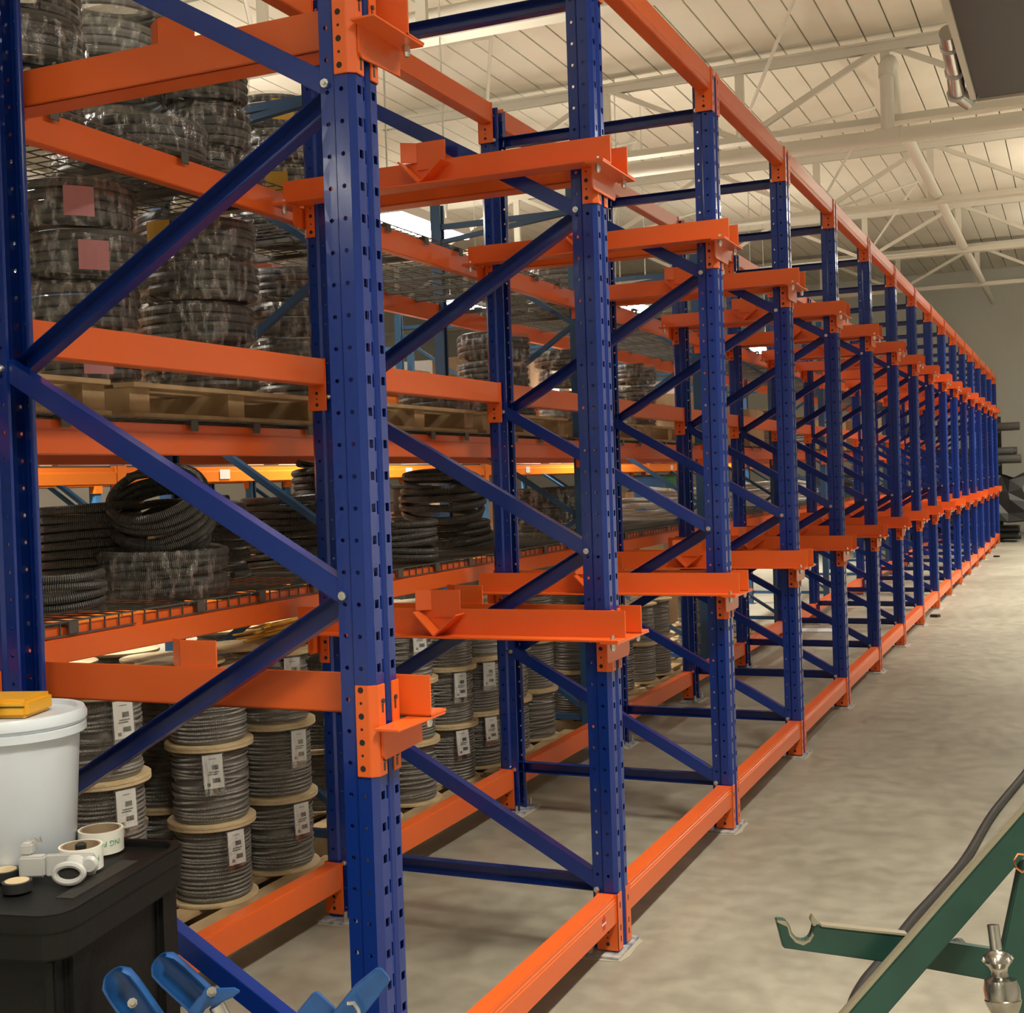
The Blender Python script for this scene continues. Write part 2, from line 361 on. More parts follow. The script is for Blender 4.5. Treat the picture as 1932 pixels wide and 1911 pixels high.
def post_mesh():
    half = [((-.006, -.036), (-.016, -.040), None), ((-.016, -.040), (-.016, -.048), None), ((-.016, -.048), (.020, -.048), hround(.0058)),
            ((.020, -.048), (.028, -.058), None), ((.028, -.058), (.064, -.058), hround(.0058)), ((.064, -.058), (.078, -.047), None),
            ((.078, -.047), (.078, -.018), hrect(.017, .020)), ((.078, -.018), (.070, -.012), None)]
    segs = half + [((.070, -.012), (.070, .012), hrect(.007, .032))] + [((b[0], -b[1]), (a[0], -a[1]), h) for a, b, h in reversed(half)]
    mb = MB(); n = int(HP/PITCH_H)
    for k in range(n):
        z0 = .012 + k*PITCH_H; z1 = z0+PITCH_H
        for a, b, h in segs:
            if h: cell(mb, a, b, z0, z1, h)
            else: mb.add([(*a, z0), (*b, z0), (*b, z1), (*a, z1)], [(0, 1, 2, 3)])
    me = mb.mesh('post', 'blue', weld=True)
    o = bpy.data.objects.new('tmp', me); COL.objects.link(o)
    s = o.modifiers.new('s', 'SOLIDIFY'); s.thickness = .003; s.offset = 1 if me.polygons[0].normal.y < 0 else -1; s.offset = 0
    dg = bpy.context.evaluated_depsgraph_get(); me2 = bpy.data.meshes.new_from_object(o.evaluated_get(dg))
    bpy.data.objects.remove(o); me2.name = 'post'
    return me2
POST = post_mesh()
D = 1.05
Z0n, Z1n, Z2n, Z3n, Z4n, Z5n, ZT = .225, .826, 1.435, 2.041, 2.647, 3.255, 3.41
def channel(a, b, open_front):
    """C channel in the XZ plane between two nodes"""
    (xa, za), (xb, zb) = a, b; L = math.hypot(xb-xa, zb-za); c, s = (xb-xa)/L, (zb-za)/L
    hw, fl, t = .026, .042, .003
    if open_front: prof = [(-hw, 0), (-hw, fl), (hw, fl), (hw, 0), (hw-t, 0), (hw-t, fl-t), (-hw+t, fl-t), (-hw+t, 0)]; y0 = -.002
    else: prof = [(-hw, fl), (-hw, 0), (hw, 0), (hw, fl), (hw-t, fl), (hw-t, t), (-hw+t, t), (-hw+t, fl)]; y0 = -.044
    fn = lambda p, q, l: (xa + c*l - s*p, y0+q, za + s*l + c*p)
    return MB().prism(prof, fn, -.012, L+.012).mesh('brace', 'blue', bevel=.0025)
xF, xR = 0., -D
BR = [channel((xR, Z0n), (xF, Z0n), True), channel((xF, Z0n+.02), (xR, Z1n), False), channel((xR, Z1n), (xF, Z2n), True), channel((xF, Z2n), (xR, Z3n), False),
      channel((xR, Z3n), (xF, Z4n), True), channel((xF, Z4n), (xR, Z5n), False), channel((xR, ZT), (xF, ZT), True)]
BOLT = MB().lathe([(.011, -.012), (.011, -.006), (.009, -.004), (.009, .0)], 8, ax=((0, -.048, 0), (0, 1, 0))).lathe([(.006, -.02), (.006, -.01)], 8, ax=((0, -.048, 0), (0, 1, 0))).mesh('bolt', 'steel', smooth=True)
PLATE = MB().box((-.05, -.115, 0), (.095, .115, .010)).mesh('base_plate', 'dusty', bevel=.002)
ANCH = MB().lathe([(.013, .01), (.013, .024), (.008, .024), (.008, .05)], 8).mesh('anchor_bolt', 'steel')
DUST = MB().prism([(-.07, -.12), (-.03, -.135), (.05, -.13), (.105, -.12), (.12, -.06), (.112, .03), (.12, .09), (.08, .13), (.0, .125), (-.07, .12)], lambda a, b, t: (a, b, t), .0005, .002).mesh('grout_dust', 'dust')
# load-arm bracket on a post: two wrap-round connectors, angle arm, plate, bolts
def wrap(sy):
    m = MB(); t = .004
    y = lambda v: v*sy
    pf = [(.030, -.0605), (.065, -.0605), (.0805, -.0485), (.0805, -.016), (.0845, -.016), (.0845, -.0505), (.067, -.0645), (.030, -.0645)]
    m.prism(pf, lambda a, b, z: (a, y(b), z), -.115, .102)
    return m
LV = (1.122, 2.776)
CONN = [wrap(1).mesh('connector', 'orange', bevel=.0015), wrap(-1).mesh('connector', 'orange', bevel=.0015)]
HOLES = MB()
for k in range(7): HOLES.lathe([(.0075 if k % 2 == 0 else .0035, 0), (.0075 if k % 2 == 0 else .0035, .001)], 10, ax=((.046, -.0653, -.095+.031*k), (0, 1, 0)))
HOLES = HOLES.mesh('punched_holes', 'dark')
SLOTB = MB()
for z in (.05, -.088): 
    for s in (-1, 1): SLOTB.lathe([(.006, 0), (.006, .004)], 8, ax=((.0845, s*.030, z+.012), (1, 0, 0))).box((.0843, s*.030-.004, z-.016), (.0850, s*.030+.004, z+.004))
SLOTB = SLOTB.mesh('connector_lock', 'hvac')
def arm(single):
    y0, y1 = (-.045, .150) if single else (-.120, .120)
    g = [(y0, -.001), (y1, -.001), (y1, -.070), (y0+.012, -.078), (y0, -.066)] if single else [(y0, -.001), (y1, -.001), (y1, -.066), (y1-.012, -.078), (y0+.012, -.078), (y0, -.066)]
    m = MB().prism(g, lambda a, b, t: (t, a, b), .085, .091)
    m.box((.085, -.075 if single else -.175, -.002), (.150, .165 if single else .175, .004))
    return m.mesh('bracket_arm', 'orange', bevel=.001)
ARMS = {True: arm(True), False: arm(False)}
ABOLT = MB().lathe([(.010, .006), (.010, .018), (.006, .018), (.006, .026)], 8).lathe([(.006, -.03), (.010, -.02), (.010, -.004)], 8).mesh('arm_bolt', 'steel')
def add_bracket(fr, rear, z, single, sides):
    rot = PI if rear else 0; x = -D if rear else 0
    b = link('bracket', None, fr, (x, YC, z), rot)
    link('connector', CONN[0], b); link('connector', CONN[1], b); link('punched_holes', HOLES, b); link('connector_lock', SLOTB, b)
    if rear: link('punched_holes', HOLES, b, scale=(1, -1, 1))
    # for the rear bracket local axes are turned by 180 degrees
    m = ARMS[single]
    a = link('bracket_arm', m, b)
    if rear and single: a.scale = (1, -1, 1)
    for s in sides: link('arm_bolt', ABOLT, b, (.118, (.135 if s > 0 else -.135)*(-1 if rear else 1), 0))
    return b
def frame(i):
    last, first = i == NF-1, i == 0
    lab = ('blue end frame of the drive-in rack beside the black cart, load arms on one side' if first else
           'blue upright frame closing the far end of the drive-in rack' if last else '%s blue upright frame of the drive-in rack counted from the cart end' % ORDN[i])
    t = thing('upright_frame', lab, 'rack frame', (0, i*S, 0), 0, None if first or last else 'inner upright frames of the drive-in rack')
    link('post', POST, t, (0, YC, 0)); link('post', POST, t, (-D, YC, 0), PI)
    for x, rot in ((0, 0), (-D, PI)):
        link('base_plate', PLATE, t, (x, YC, 0), rot); link('grout_dust', DUST, t, (x, YC, 0), rot)
        for yy in (-.09, .09): link('anchor_bolt', ANCH, t, (x-(.02 if not rot else -.02), YC+yy, 0))
    for b in BR: link('brace', b, t, (0, YC, 0))
    for x, zs in ((0, (Z0n, Z2n, Z4n, ZT)), (-D, (Z0n, Z1n, Z3n, Z5n, ZT))):
        for z in zs: link('bolt', BOLT, t, (x, YC, z))
    sides = [] 
    if not first: sides.append(-1)
    if not last: sides.append(1)
    for z in LV:
        for rear in (False, True): 
            add_bracket(t, rear, z, first or last, sides)
    return t
FRAMES = [frame(i) for i in range(NF)]
# beams along the rack
def beam_body(flip):
    h, w_, st = .102, .070, .006
    prof = [(0, 0), (w_, 0), (w_, h-.022), (w_-st, h-.018), (w_-st, h), (0, h)]
    if flip: prof = [(a, h-b) for a, b in prof]
    L = S - .134
    return MB().prism(prof, lambda a, b, t: (a, t, b), 0, L).mesh('beam_body', 'orange', bevel=.004)
BODY = {False: beam_body(False), True: beam_body(True)}
def conn_end(s):
    """end connector: leg on the post's side face plus a return leg on its outer face"""
    m = MB(); L = S-.134; t = .004
    ya = -.0005 if s < 0 else L-.0035; yb = ya + t
    z0, z1 = -.098, .104
    m.box((-.006, ya, z0), (.076, yb, z1))
    if s < 0: m.box((.072, -.046, z0), (.076, ya+t, z1))
    else: m.box((.072, yb-t, z0), (.076, L+.046, z1))
    return m.mesh('end_connector', 'orange', bevel=.0015)
CE = [conn_end(-1), conn_end(1)]
BH = MB(); L_ = S-.134
for z, r in ((-.03, .006), (-.052, .003), (-.075, .007)):
    for yy, d in ((-.001, -1), (L_, 1)): BH.lathe([(r, 0), (r, .0015)], 10, ax=((.036, L_-.0045 if d > 0 else .0038, z), (0, -d, 0)))
BH = BH.mesh('punched_holes', 'dark')
BS = MB()
for z in (.06, -.02, -.06):
    for yy in (-.024, L_+.024): BS.box((.0757, yy-.004, z-.010), (.0766, yy+.004, z+.010))
BS = BS.mesh('connector_slots', 'dark')
def rack_beam(i, x, z, flip, label, group, rear):
    y = i*S + YC + .067
    t = thing('rack_beam', label, 'beam', (x, y if not rear else y+S-.134, z-.102), PI if rear else 0, group)
    link('beam_body', BODY[flip], t); link('end_connector', CE[0], t); link('end_connector', CE[1], t); link('punched_holes', BH, t); link('connector_slots', BS, t)
    return t
for i in range(NF-1):
    bay = 'in the %s bay from the cart' % ORDN[i]
    b = rack_beam(i, .006, .216, False, 'orange floor-level beam between aisle-side posts '+bay, 'aisle-side floor beams', False)
    if i == 0:
        b['label'] = 'orange floor-level beam with a red leaf sticker, between the two nearest aisle-side posts'; del b['group']
        yb = L_-.13
        leaf = [(0, .030), (.008, .016), (.018, .018), (.014, .002), (.022, -.006), (.010, -.012), (.012, -.026), (0, -.020), (-.012, -.026), (-.010, -.012), (-.022, -.006), (-.014, .002), (-.018, .018), (-.008, .016)]
        part('leaf_sticker', MB().prism(leaf, lambda a, c, tt: (tt, yb+a, .046+c), .0700, .0708), 'red', b)
        boxpart('sticker_text', (.0702, yb-.020, .040), (.0712, yb+.020, .046), 'paper', b)
    rack_beam(i, .006, 3.598, True, 'orange top tie beam between aisle-side posts '+bay, 'aisle-side top beams', False)
    for z, f, n in ((.226, False, 'floor-level'), (2.188, True, 'head-height'), (3.598, True, 'top tie')):
        rack_beam(i, -D-.006, z, f, 'orange %s beam between inner posts ' % n + bay, 'inner %s beams' % n, True)
# load rails (L section) carried by the arms, one each side of a lane
RX0, RX1 = -1.20, .15
def rail_body(s):
    m = MB()
    m.box((RX0, -.004, 0), (RX1, .004, .102))
    m.box((RX0, -.004 if s > 0 else -.082, -.0), (RX1, .082 if s > 0 else .004, .007))
    return m.mesh('rail_body', 'orange', bevel=.0015)
RB = {s: rail_body(s) for s in (-1, 1)}
def stops(s):
    a = MB(); y0, y1 = (.004, .010) if s > 0 else (-.010, -.004)
    a.box((-.605, y0, .07), (-.488, y1, .172))
    d = .034*s
    a.prism([(-.605, y0), (-.605, y1), (-.655, y1+d), (-.655, y0+d)], lambda p, q, z: (p, q, z), .098, .172)
    v = MB(); 
    for (xa, za), (xb, zb) in (((-.652, .094), (-.568, .008)), ((-.568, .008), (-.474, .086))):
        n = Vector((za-zb, 0, xb-xa)).normalized()*.003
        p = [(xa-n.x, za-n.z), (xb-n.x, zb-n.z), (xb+n.x, zb+n.z), (xa+n.x, za+n.z)]
        v.prism(p, lambda q, r, t: (q, t, r), .004*s, .074*s)
    return a.mesh('pallet_stop', 'orange', bevel=.001), v.mesh('guide_wedge', 'orange', bevel=.001)
ST = {s: stops(s) for s in (-1, 1)}
WELD = MB()
for k in range(6): WELD.lathe([(.001, 0), (.004, .002), (.001, .004)], 6, (-.60+.012*k, 0, .06-.010*k))
for i in range(NF):
    for li, z in enumerate(LV):
        for s in (-1, 1):
            if (i == 0 and s < 0) or (i == NF-1 and s > 0): continue
            side = 'near' if s < 0 else 'far'
            lab = '%s orange pallet rail %s the %s blue frame from the cart' % ('lower' if li == 0 else 'upper', 'before' if s < 0 else 'behind', ORDN[i])
            if i == 0: lab = 'orange pallet rail on the end frame, %s row' % ('lower' if li == 0 else 'upper')
            t = thing('pallet_rail', lab, 'rail', (0, i*S+YC+s*.089, z+.004), 0, None if i == 0 else '%s pallet rails' % ('lower' if li == 0 else 'upper'))
            link('rail_body', RB[s], t); link('pallet_stop', ST[s][0], t); link('guide_wedge', ST[s][1], t)
            for x in (.118, -D-.118): link('rail_bolt', ABOLT, t, (x, s*.046, 0), scale=(.8, .8, .8))

# ------------------------------------------------------------------ wire-deck shelving behind
SX, SD, SB = -1.28, 1.05, 2.82
SY = [2.19 + SB*k for k in range(-1, 9)]
SZ = (1.285, 1.93, 2.88)
def upright_pair(m):
    mb = MB(); prof = [(-.032, -.032), (.038, -.032), (.038, .032), (-.032, .032), (-.032, .016), (.033, .027), (.033, -.027), (-.032, -.016)]
    return MB().prism(prof, lambda a, b, t: (a, b, t), 0, 3.55).mesh('post', m)
def shelf_frames(x, depth, ys, m, label, group, posts, H=3.55):
    pm = upright_pair(m)
    for n_, y in enumerate(ys):
        t = thing('rack_upright', label+', %s along' % ORDN[n_], 'rack frame', (x, y, 0), 0, group)
        link('post', pm, t, (-.04, 0, 0)); link('post', pm, t, (-depth+.04, 0, 0), PI)
        z, k = .2, 0
        while z < H-.2:
            z2 = min(z+.62, H-.15)
            xa, xb = (-.05, -depth+.05) if k % 2 == 0 else (-depth+.05, -.05)
            part('brace', MB().bar((xa, 0, z), (xb, 0, z2), .014, .018, (0, 1, 0)), m, t); z = z2; k += 1
        for zz in (.15, H-.15): part('brace', MB().bar((-.05, 0, zz), (-depth+.05, 0, zz), .014, .018), m, t)
        for xx in (-.04, -depth+.04): boxpart('foot_plate', (xx-.06, -.06, 0), (xx+.06, .06, .008), m, t)
def sbeam(m, L):
    prof = [(0, 0), (.045, 0), (.045, .075), (.030, .078), (.030, .11), (0, .11)]
    b = MB().prism(prof, lambda a, c, t: (a-.045, t, c-.11), .045, L-.045).mesh('beam_body', m, bevel=.003)
    c = MB()
    for y in (.041, L-.045): c.box((-.05, y, -.17), (.004, y+.004, .01))
    for y0, y1 in ((-.001, .045), (L-.045, L+.001)): c.box((0, y0, -.17), (.004, y1, .01))
    return b, c.mesh('end_connector', m)
def shelf_beams(x, depth, y, L, z, m, label, group):
    for rear in (False, True):
        t = thing('shelf_beam', label, 'beam', (x, y, z) if not rear else (x-depth, y+L, z), PI if rear else 0, group)
        link('beam_body', SBM[m][0], t); link('end_connector', SBM[m][1], t)
SBM = {m: sbeam(m, SB) for m in ('orange', 'amber')}
DW = 1.33
def deck_wires(fall):
    wires = MB()
    for k in range(21):
        y = .01 + (DW-.02)*k/20
        wires.bar((-.010, y, .004), (-SD, y, .004), .002, .002)
        if fall: wires.bar((-.009, y, .006), (-.009, y, -.036), .0022, .0022, (1, 0, 0))
    for k in range(11): wires.bar((-.06-.095*k, 0, 0), (-.06-.095*k, DW, 0), .002, .002)
    for z in ((.006, -.036) if fall else (.006,)): wires.bar((-.006, 0, z), (-.006, DW, z), .0025, .0025)
    return wires.mesh('wire_grid', 'wire')
WIRES = {True: deck_wires(True), False: deck_wires(False)}
CHAN = MB().box((-SD+.05, -.02, -.028), (-.035, .02, -.006)).box((-.03, -.022, -.006), (.004, .022, .006)).box((.001, -.022, -.034), (.005, .022, .006)).mesh('support_channel', 'wire', bevel=.002)
def deck(x, y, z, label, group):
    t = thing('wire_deck', label, 'wire deck', (x, y, z+.010), 0, group)
    g = link('wire_grid', WIRES[z < 1.5], t); g['kind'] = 'stuff'
    for f in (.22, .5, .78): link('support_channel', CHAN, t, (0, DW*f, 0))
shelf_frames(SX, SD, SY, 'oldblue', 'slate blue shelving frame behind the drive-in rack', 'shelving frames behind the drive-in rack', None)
LN = ('lower', 'middle', 'upper')
for k in range(len(SY)-1):
    for li, z in enumerate(SZ):
        shelf_beams(SX, SD, SY[k], SB, z, 'orange', 'orange beam of the %s wire-deck shelf in the %s shelving bay from the cart' % (LN[li], ORDN[k]), '%s shelf beams' % LN[li])
        for q in (0, 1): deck(SX, SY[k]+.06+q*1.37, z, '%s wire deck of the %s shelf in the %s shelving bay from the cart' % (ORDN[q], LN[li], ORDN[k]), '%s wire decks' % LN[li])

# ------------------------------------------------------------------ stock: spools, coils, pallets
def place(u, v, z, r):
    """centre of a round thing whose front foot shows at pixel (u,v) on a surface of height z"""
    p = at(u, v, z=z); d = Vector((p.x-CAM.x, p.y-CAM.y, 0)).normalized()
    return p + d*r
def helix(r, tr, turns, seed, pitch=None, seg=30, wob=.05, tilt=.0):
    q = random.Random(seed); pitch = pitch or tr*2.02; pts = []
    ph = [q.random()*6.28 for _ in range(4)]
    rad = [r*(1+q.uniform(-wob, wob)) for _ in range(int(turns)+3)]
    tl = [q.uniform(-tilt, tilt) for _ in range(int(turns)+3)]; tp = [q.random()*6.28 for _ in range(int(turns)+3)]
    for i in range(int(turns*seg)+1):
        th = i/seg*2*PI; k = int(i/seg); f = i/seg-k; f = f*f*(3-2*f)
        rr = rad[k]*(1-f)+rad[k+1]*f; tz = (tl[k]*(1-f)+tl[k+1]*f)*math.sin(th+tp[0])
        pts.append((rr*math.cos(th+ph[0]), rr*math.sin(th+ph[0]), max(tr, tr+pitch*i/seg+tz)))
    return pts
# cable spool: plywood flanges, armoured cable, tag
SR, SH = .168, .300
def winding(seed):
    q = random.Random(seed); m = MB(); tr = .0070; n = 17
    for k in range(n):
        r0 = SR-.022-tr-(.003 if q.random() < .25 else 0); z = .020+tr+(SH-.040-2*tr)*k/(n-1); a = q.uniform(-.006, .006) + (.014*math.sin(k*.5+seed) if seed % 2 else 0)
        ph = q.random()*6.28
        m.tube([(r0*math.cos(t), r0*math.sin(t), min(SH-.02-tr, max(.02+tr, z+a*math.sin(t+ph)))) for t in [2*PI*j/32 for j in range(32)]], tr, 6, True)
    m.lathe([(SR-.032, .014), (SR-.032, SH-.014)], 24)
    return m.mesh('cable_winding', 'cable', smooth=True)
WIND = [winding(s) for s in range(4)]
FLANGE = MB().lathe([(SR, 0), (SR, .012)], 32).mesh('spool_flange', 'paleply', bevel=.002)
TAG = MB().box((-.036, 0, -.125), (.036, .003, .0)).mesh('paper_tag', 'paper')
TAGP = MB()
for x0, x1, z0, z1 in ((-.004, .020, -.055, -.038), (-.016, .022, -.066, -.062), (-.020, .016, -.074, -.070), (-.004, .024, -.104, -.088), (-.024, -.012, -.116, -.104), (-.012, .014, -.016, -.014)):
    TAGP.box((x0, -.0012, z0), (x1, 0, z1))
TAGP = TAGP.mesh('tag_print', 'ink')
BAG = MB().box((-.040, -.004, -.150), (.040, .005, .004)).mesh('tag_sleeve', 'clear')
def spool(x, y, z, k, label, group, tagdir=None, sc=1.):
    t = thing('cable_spool', label, 'cable spool', (x, y, z), R.random()*6.28, group)
    if sc != 1: t.scale = (sc, sc, sc)
    link('cable_winding', WIND[k % 4], t); link('spool_flange', FLANGE, t); link('spool_flange', FLANGE, t, (0, 0, SH-.012))
    if tagdir is not None:
        a = tagdir - t.rotation_euler.z; r = SR-.006
        g = link('paper_tag', TAG, t, (r*math.cos(a), r*math.sin(a), SH-.02), rot=(-.06, .05*R.uniform(-1, 1), a+PI/2))
        link('tag_print', TAGP, g); link('tag_sleeve', BAG, g)
    return t
# pallets
def pallet_proto():
    t = thing('pallet', 'wooden pallet', 'pallet')
    bd = MB().box((-.045, -.595, 0), (.045, .595, .018)).mesh('deck_board', 'wood', bevel=.002)
    st = MB().box((-.50, -.05, .018), (.50, .05, .102)).mesh('stringer', 'wood')
    for k in range(7): link('deck_board', bd, t, (-.48+.16*k, 0, .102))
    for k in range(3): link('deck_board', bd, t, (-.48+.48*k, 0, 0))
    for y in (-.54, 0, .54): link('stringer', st, t, (0, y, 0))
    return t
PALLET = pallet_proto(); used = [False]
def pallet(x, y, z, rz, label, group):
    if not used[0]: used[0] = True; o = PALLET; o.location = (x, y, z); o.rotation_euler = (0, 0, rz); o['label'] = label; o['group'] = group; return o
    return dup(PALLET, (x, y, z), rz, label, group)
FP = (.12)
PY = (.10, 1.40, 2.86, 4.16, 5.68, 6.98, 8.50, 9.80)
for y in PY:
    pallet(-1.82, y, 0, 0, 'wooden floor pallet under the lowest wire deck, %s from the cart' % ORDN[PY.index(y)], 'floor pallets')
# stacks of spools: (pixel of the front foot, height of stack) for those in clear view, then the rows behind
ORD = ['first', 'second', 'third', 'fourth', 'fifth', 'sixth', 'seventh', 'eighth', 'ninth', 'tenth', 'eleventh', 'twelfth', 'thirteenth', 'fourteenth', 'fifteenth', 'sixteenth', 'seventeenth']
TIER = ['bottom', 'middle', 'top']
fy = [.40, .80, 1.405, 1.825, 2.55, 2.93, 3.38, 3.75, 4.12, 4.50, 5.24, 5.62]
for n, y in enumerate(fy):
    x = SX-.05-SR+R.uniform(-.01, .01); a0 = math.atan2(CAM.y-y, CAM.x-x)
    for k in range(3):
        has = (n, k) in {(1, 2), (1, 1), (2, 1), (2, 0), (3, 1), (3, 0), (3, 2), (6, 1), (7, 1), (6, 0), (7, 0), (5, 2)}
        td = a0 + {(2, 0): .55, (2, 1): .05, (3, 0): .62, (3, 1): .62}.get((n, k), .5) if has else None
        spool(x, y, FP+k*SH, n+k, '%s cable spool%s in the %s front stack from the cart end' % (TIER[k], ' with white tag' if has else '', ORD[n]), 'front stacks of cable spools', td)
for r in (1, 2):
    y = .3
    while y < 5.3:
        yy = y+.14*r
        if min(abs(yy-q) for q in SY) > .26:
            for k in range(3 if (r == 1 or y < 3) else 2): spool(SX-.06-SR-.345*r, yy, FP+k*SH, int(y*7)+k, '%s cable spool in the %s stack of the %s row back' % (TIER[k], ORD[min(16, int((y-.3)/.375+.5))], ORD[r]), 'spools in the back rows', None)
        y += .375
for n, (y, h, sc) in enumerate(((6.12, 1, 1.35), (6.62, 2, 1.), (7.02, 2, 1.), (8.12, 2, .9), (8.5, 2, .9), (8.9, 2, .9), (9.6, 1, 1.2))):
    for k in range(h): spool(SX-.08-SR*sc, y, FP+k*SH*sc, k, 'large lone spool of cable on a floor pallet' if sc > 1.3 else '%s cable spool in the %s stack past the large lone spool' % (['lower', 'upper'][k], ORD[n-1]), None if sc > 1.3 else 'spools further along the rack', None, sc)
# loose flanges and cable ends on top of the stacks
for n, (u, v) in enumerate([(262, 1232), (360, 1262), (470, 1235)]):
    p = at(u, v, x=SX-.22); o = link('loose_flange', FLANGE, None, (p.x-.05, p.y, FP+3*SH+.004+.013*n), rot=(0, 0, 0))
    tag(o, 'loose plywood spool flange lying on a cable stack', 'flange', 'loose flanges')
ro = MB(); q = random.Random(3)
for k in range(26):
    y0 = q.uniform(-.2, .0); ro.bar((q.uniform(-.06, .06), y0, .008+.004*k), (q.uniform(-.06, .06), y0+q.uniform(.25, .42), .012+.004*k), .006, .003)
p = at(500, 1195, x=SX-.25)
tag(link('strap_bundle', ro.mesh('strap_bundle', 'rope'), None, (p.x, p.y, FP+3*SH+.045)), 'bundle of bright yellow plastic straps lying on the cable stacks', 'straps')

# hose coils on the lower shelf
Zs = SZ[0]+.018
HOSE = {}
def hose(key, r, tr, turns, tilt=.01, wob=.04, m='hose'):
    if key not in HOSE: HOSE[key] = MB().tube(helix(r, tr, turns, hash(key) % 97 if not isinstance(key, int) else key, None, 30, wob, tilt), tr, 8).mesh('hose_turns', m, smooth=True)
    return HOSE[key]
def hose_coil(p, key, r, tr, turns, label, group=None, rot=(0, 0, 0), m='hose', tilt=.012, wob=.05, wrap=False):
    t = thing('hose_coil', label, 'hose coil', p, 0, group)
    t.rotation_euler = rot
    link('hose_turns', hose(key, r, tr, turns, tilt, wob, m), t)
    tie = MB().box((-.006, -.02, 0), (.006, .02, .002)) if False else None
    if wrap:
        h = turns*tr*2.02; e = tr*1.35
        prof = [(r-e, -.002), (r+e*.8, .0), (r+e*1.05, h*.2), (r+e*1.05, h*.8), (r+e*.8, h+.012), (r-e, h+.014)]
        part('plastic_wrap', MB().lathe(prof, 40), 'film', t, smooth=True)
    return t
def L1(u, v, r): X = SX-r-.03; return Vector((X, at(u, v-45, x=X).y, Zs))
hose_coil(L1(308, 1150, .245), 11, .225, .0165, 5, 'shrink-wrapped black ribbed hose coil at the front of the lower shelf', wrap=True)
pp = L1(308, 1150, .245); hz = Vector((FW.x, FW.y, 0)).normalized()
lean = (Matrix.Rotation(math.radians(33), 3, RT)).to_euler()
hose_coil(pp+hz*.10+Vector((0, 0, .17)), 12, .165, .0165, 8, 'loose black ribbed hose coil flopped on top of the wrapped coil', rot=lean, tilt=.035, wob=.22)
hose_coil(Vector((-1.84, at(168, 1060, x=-1.84).y, Zs)), 13, .185, .0165, 10, 'tall black ribbed hose coil beside the blue inner post')
hose_coil(L1(120, 1150, .12), 14, .12, .0145, 4, 'low black hose coil in front of the tall coil', tilt=.012)
hose_coil(Vector((-1.98, at(425, 1100, x=-1.86).y, Zs)), 15, .19, .0165, 10, 'black ribbed hose coil standing behind the wrapped coil')
hose_coil(Vector((-1.94, at(546, 1080, x=-1.94).y, Zs)), 16, .21, .0165, 10, 'wide black ribbed hose coil leaning on the inner post', tilt=.02)
hose_coil(Vector((-1.95, at(618, 1000, x=-1.95).y, Zs)), 17, .15, .02, 12, 'fat black hose coil piled high at the back of the shelf')
hose_coil(L1(765, 1078, .15), 18, .15, .0155, 6, 'black hose coil with a torn paper label', tilt=.02)
hose_coil(Vector((-1.72, at(862, 1040, x=-1.72).y, Zs)), 19, .20, .019, 4, 'loose hose coil under the drooping one', tilt=.03, wob=.12)
hose_coil(Vector((-1.72, at(838, 1040, x=-1.72).y, Zs+.17)), 20, .215, .021, 6, 'drooping black hose coil lying across two others', rot=(.10, .06, 0), tilt=.03, wob=.1)
hose_coil(Vector((-1.75, at(1040, 990, x=-1.75).y, Zs)), 21, .27, .017, 9, 'wide shrink-wrapped hose coil further along the lower shelf', wrap=True)
for n, (u, X, r, tn, m) in enumerate([(1212, -1.75, .30, 4, 'silverhose'), (1278, -1.8, .30, 5, 'silverhose'), (1345, -1.75, .26, 6, 'silverhose'), (1440, -1.75, .30, 6, 'silverhose'), (1500, -1.8, .3, 5, 'silverhose'), (1545, -1.8, .28, 6, 'hose'), (1600, -1.8, .3, 6, 'hose')]):
    hose_coil(Vector((X, at(u, 1000, x=X).y, Zs)), 30+n, r, .022, tn, '%s steel ribbed hose coil sprawled along the lower shelf past the black coils' % ORDN[n] if m == 'silverhose' else '%s black hose coil at the far end of the lower shelf' % ORDN[n-5], 'hoses further along', tilt=.05, wob=.12, m=m)

# wrapped conduit coils on the middle and upper shelves
CW = {}
def conduit(key, r, turns, m='conduit'):
    if key not in CW:
        tr = .0185
        a = MB().tube(helix(r, tr, turns, key, tr*1.95, 30, .025, .006), tr, 8).mesh('conduit_turns', m, smooth=True)
        h = turns*tr*1.95+tr; q = random.Random(key); e = tr*1.25
        prof = [(r-e, .0), (r+e*.7, -.001), (r+e*1.15, h*.12), (r+e*1.1, h*.5), (r+e*1.15, h*.88), (r+e*.6, h+.008), (r-e, h+.010)]
        b = MB().lathe(prof, 40).mesh('stretch_wrap', 'film', smooth=True)
        CW[key] = (a, b, h)
    return CW[key]
def coil_stack(x, y, z, r, n, turns, key, label, group, m='conduit', notes=(), jit=.02):
    for k in range(n):
        a, b, h = conduit((key*3+k % 3), r, turns, m)
        t = thing('conduit_coil', ('%s, %s in stack' % (label, ['bottom', 'second', 'third', 'fourth', 'fifth'][k])) if n > 1 else label, 'conduit coil', (x+R.uniform(-jit, jit), y+R.uniform(-jit, jit), z), R.random()*6.28, group)
        link('conduit_turns', a, t); link('stretch_wrap', b, t)
        for nk, da, mm in notes:
            if nk == k:
                an = math.atan2(CAM.y-y, CAM.x-x)+da-t.rotation_euler.z; rr = r+.027
                bx = MB()
                for j in range(5):
                    a0, a1 = an-.22+.088*j, an-.22+.088*(j+1)
                    bx.add([(rr*math.cos(a0), rr*math.sin(a0), .03), (rr*math.cos(a1), rr*math.sin(a1), .03), (rr*math.cos(a1), rr*math.sin(a1), .13), (rr*math.cos(a0), rr*math.sin(a0), .13)], [(0, 1, 2, 3)])
                part('paper_note', bx, mm, t)
        z += h+.014
    return z
Zp = SZ[1]+.018; Zc = Zp+.122
def ypx(u, X, v=600): return at(u, v, x=X).y
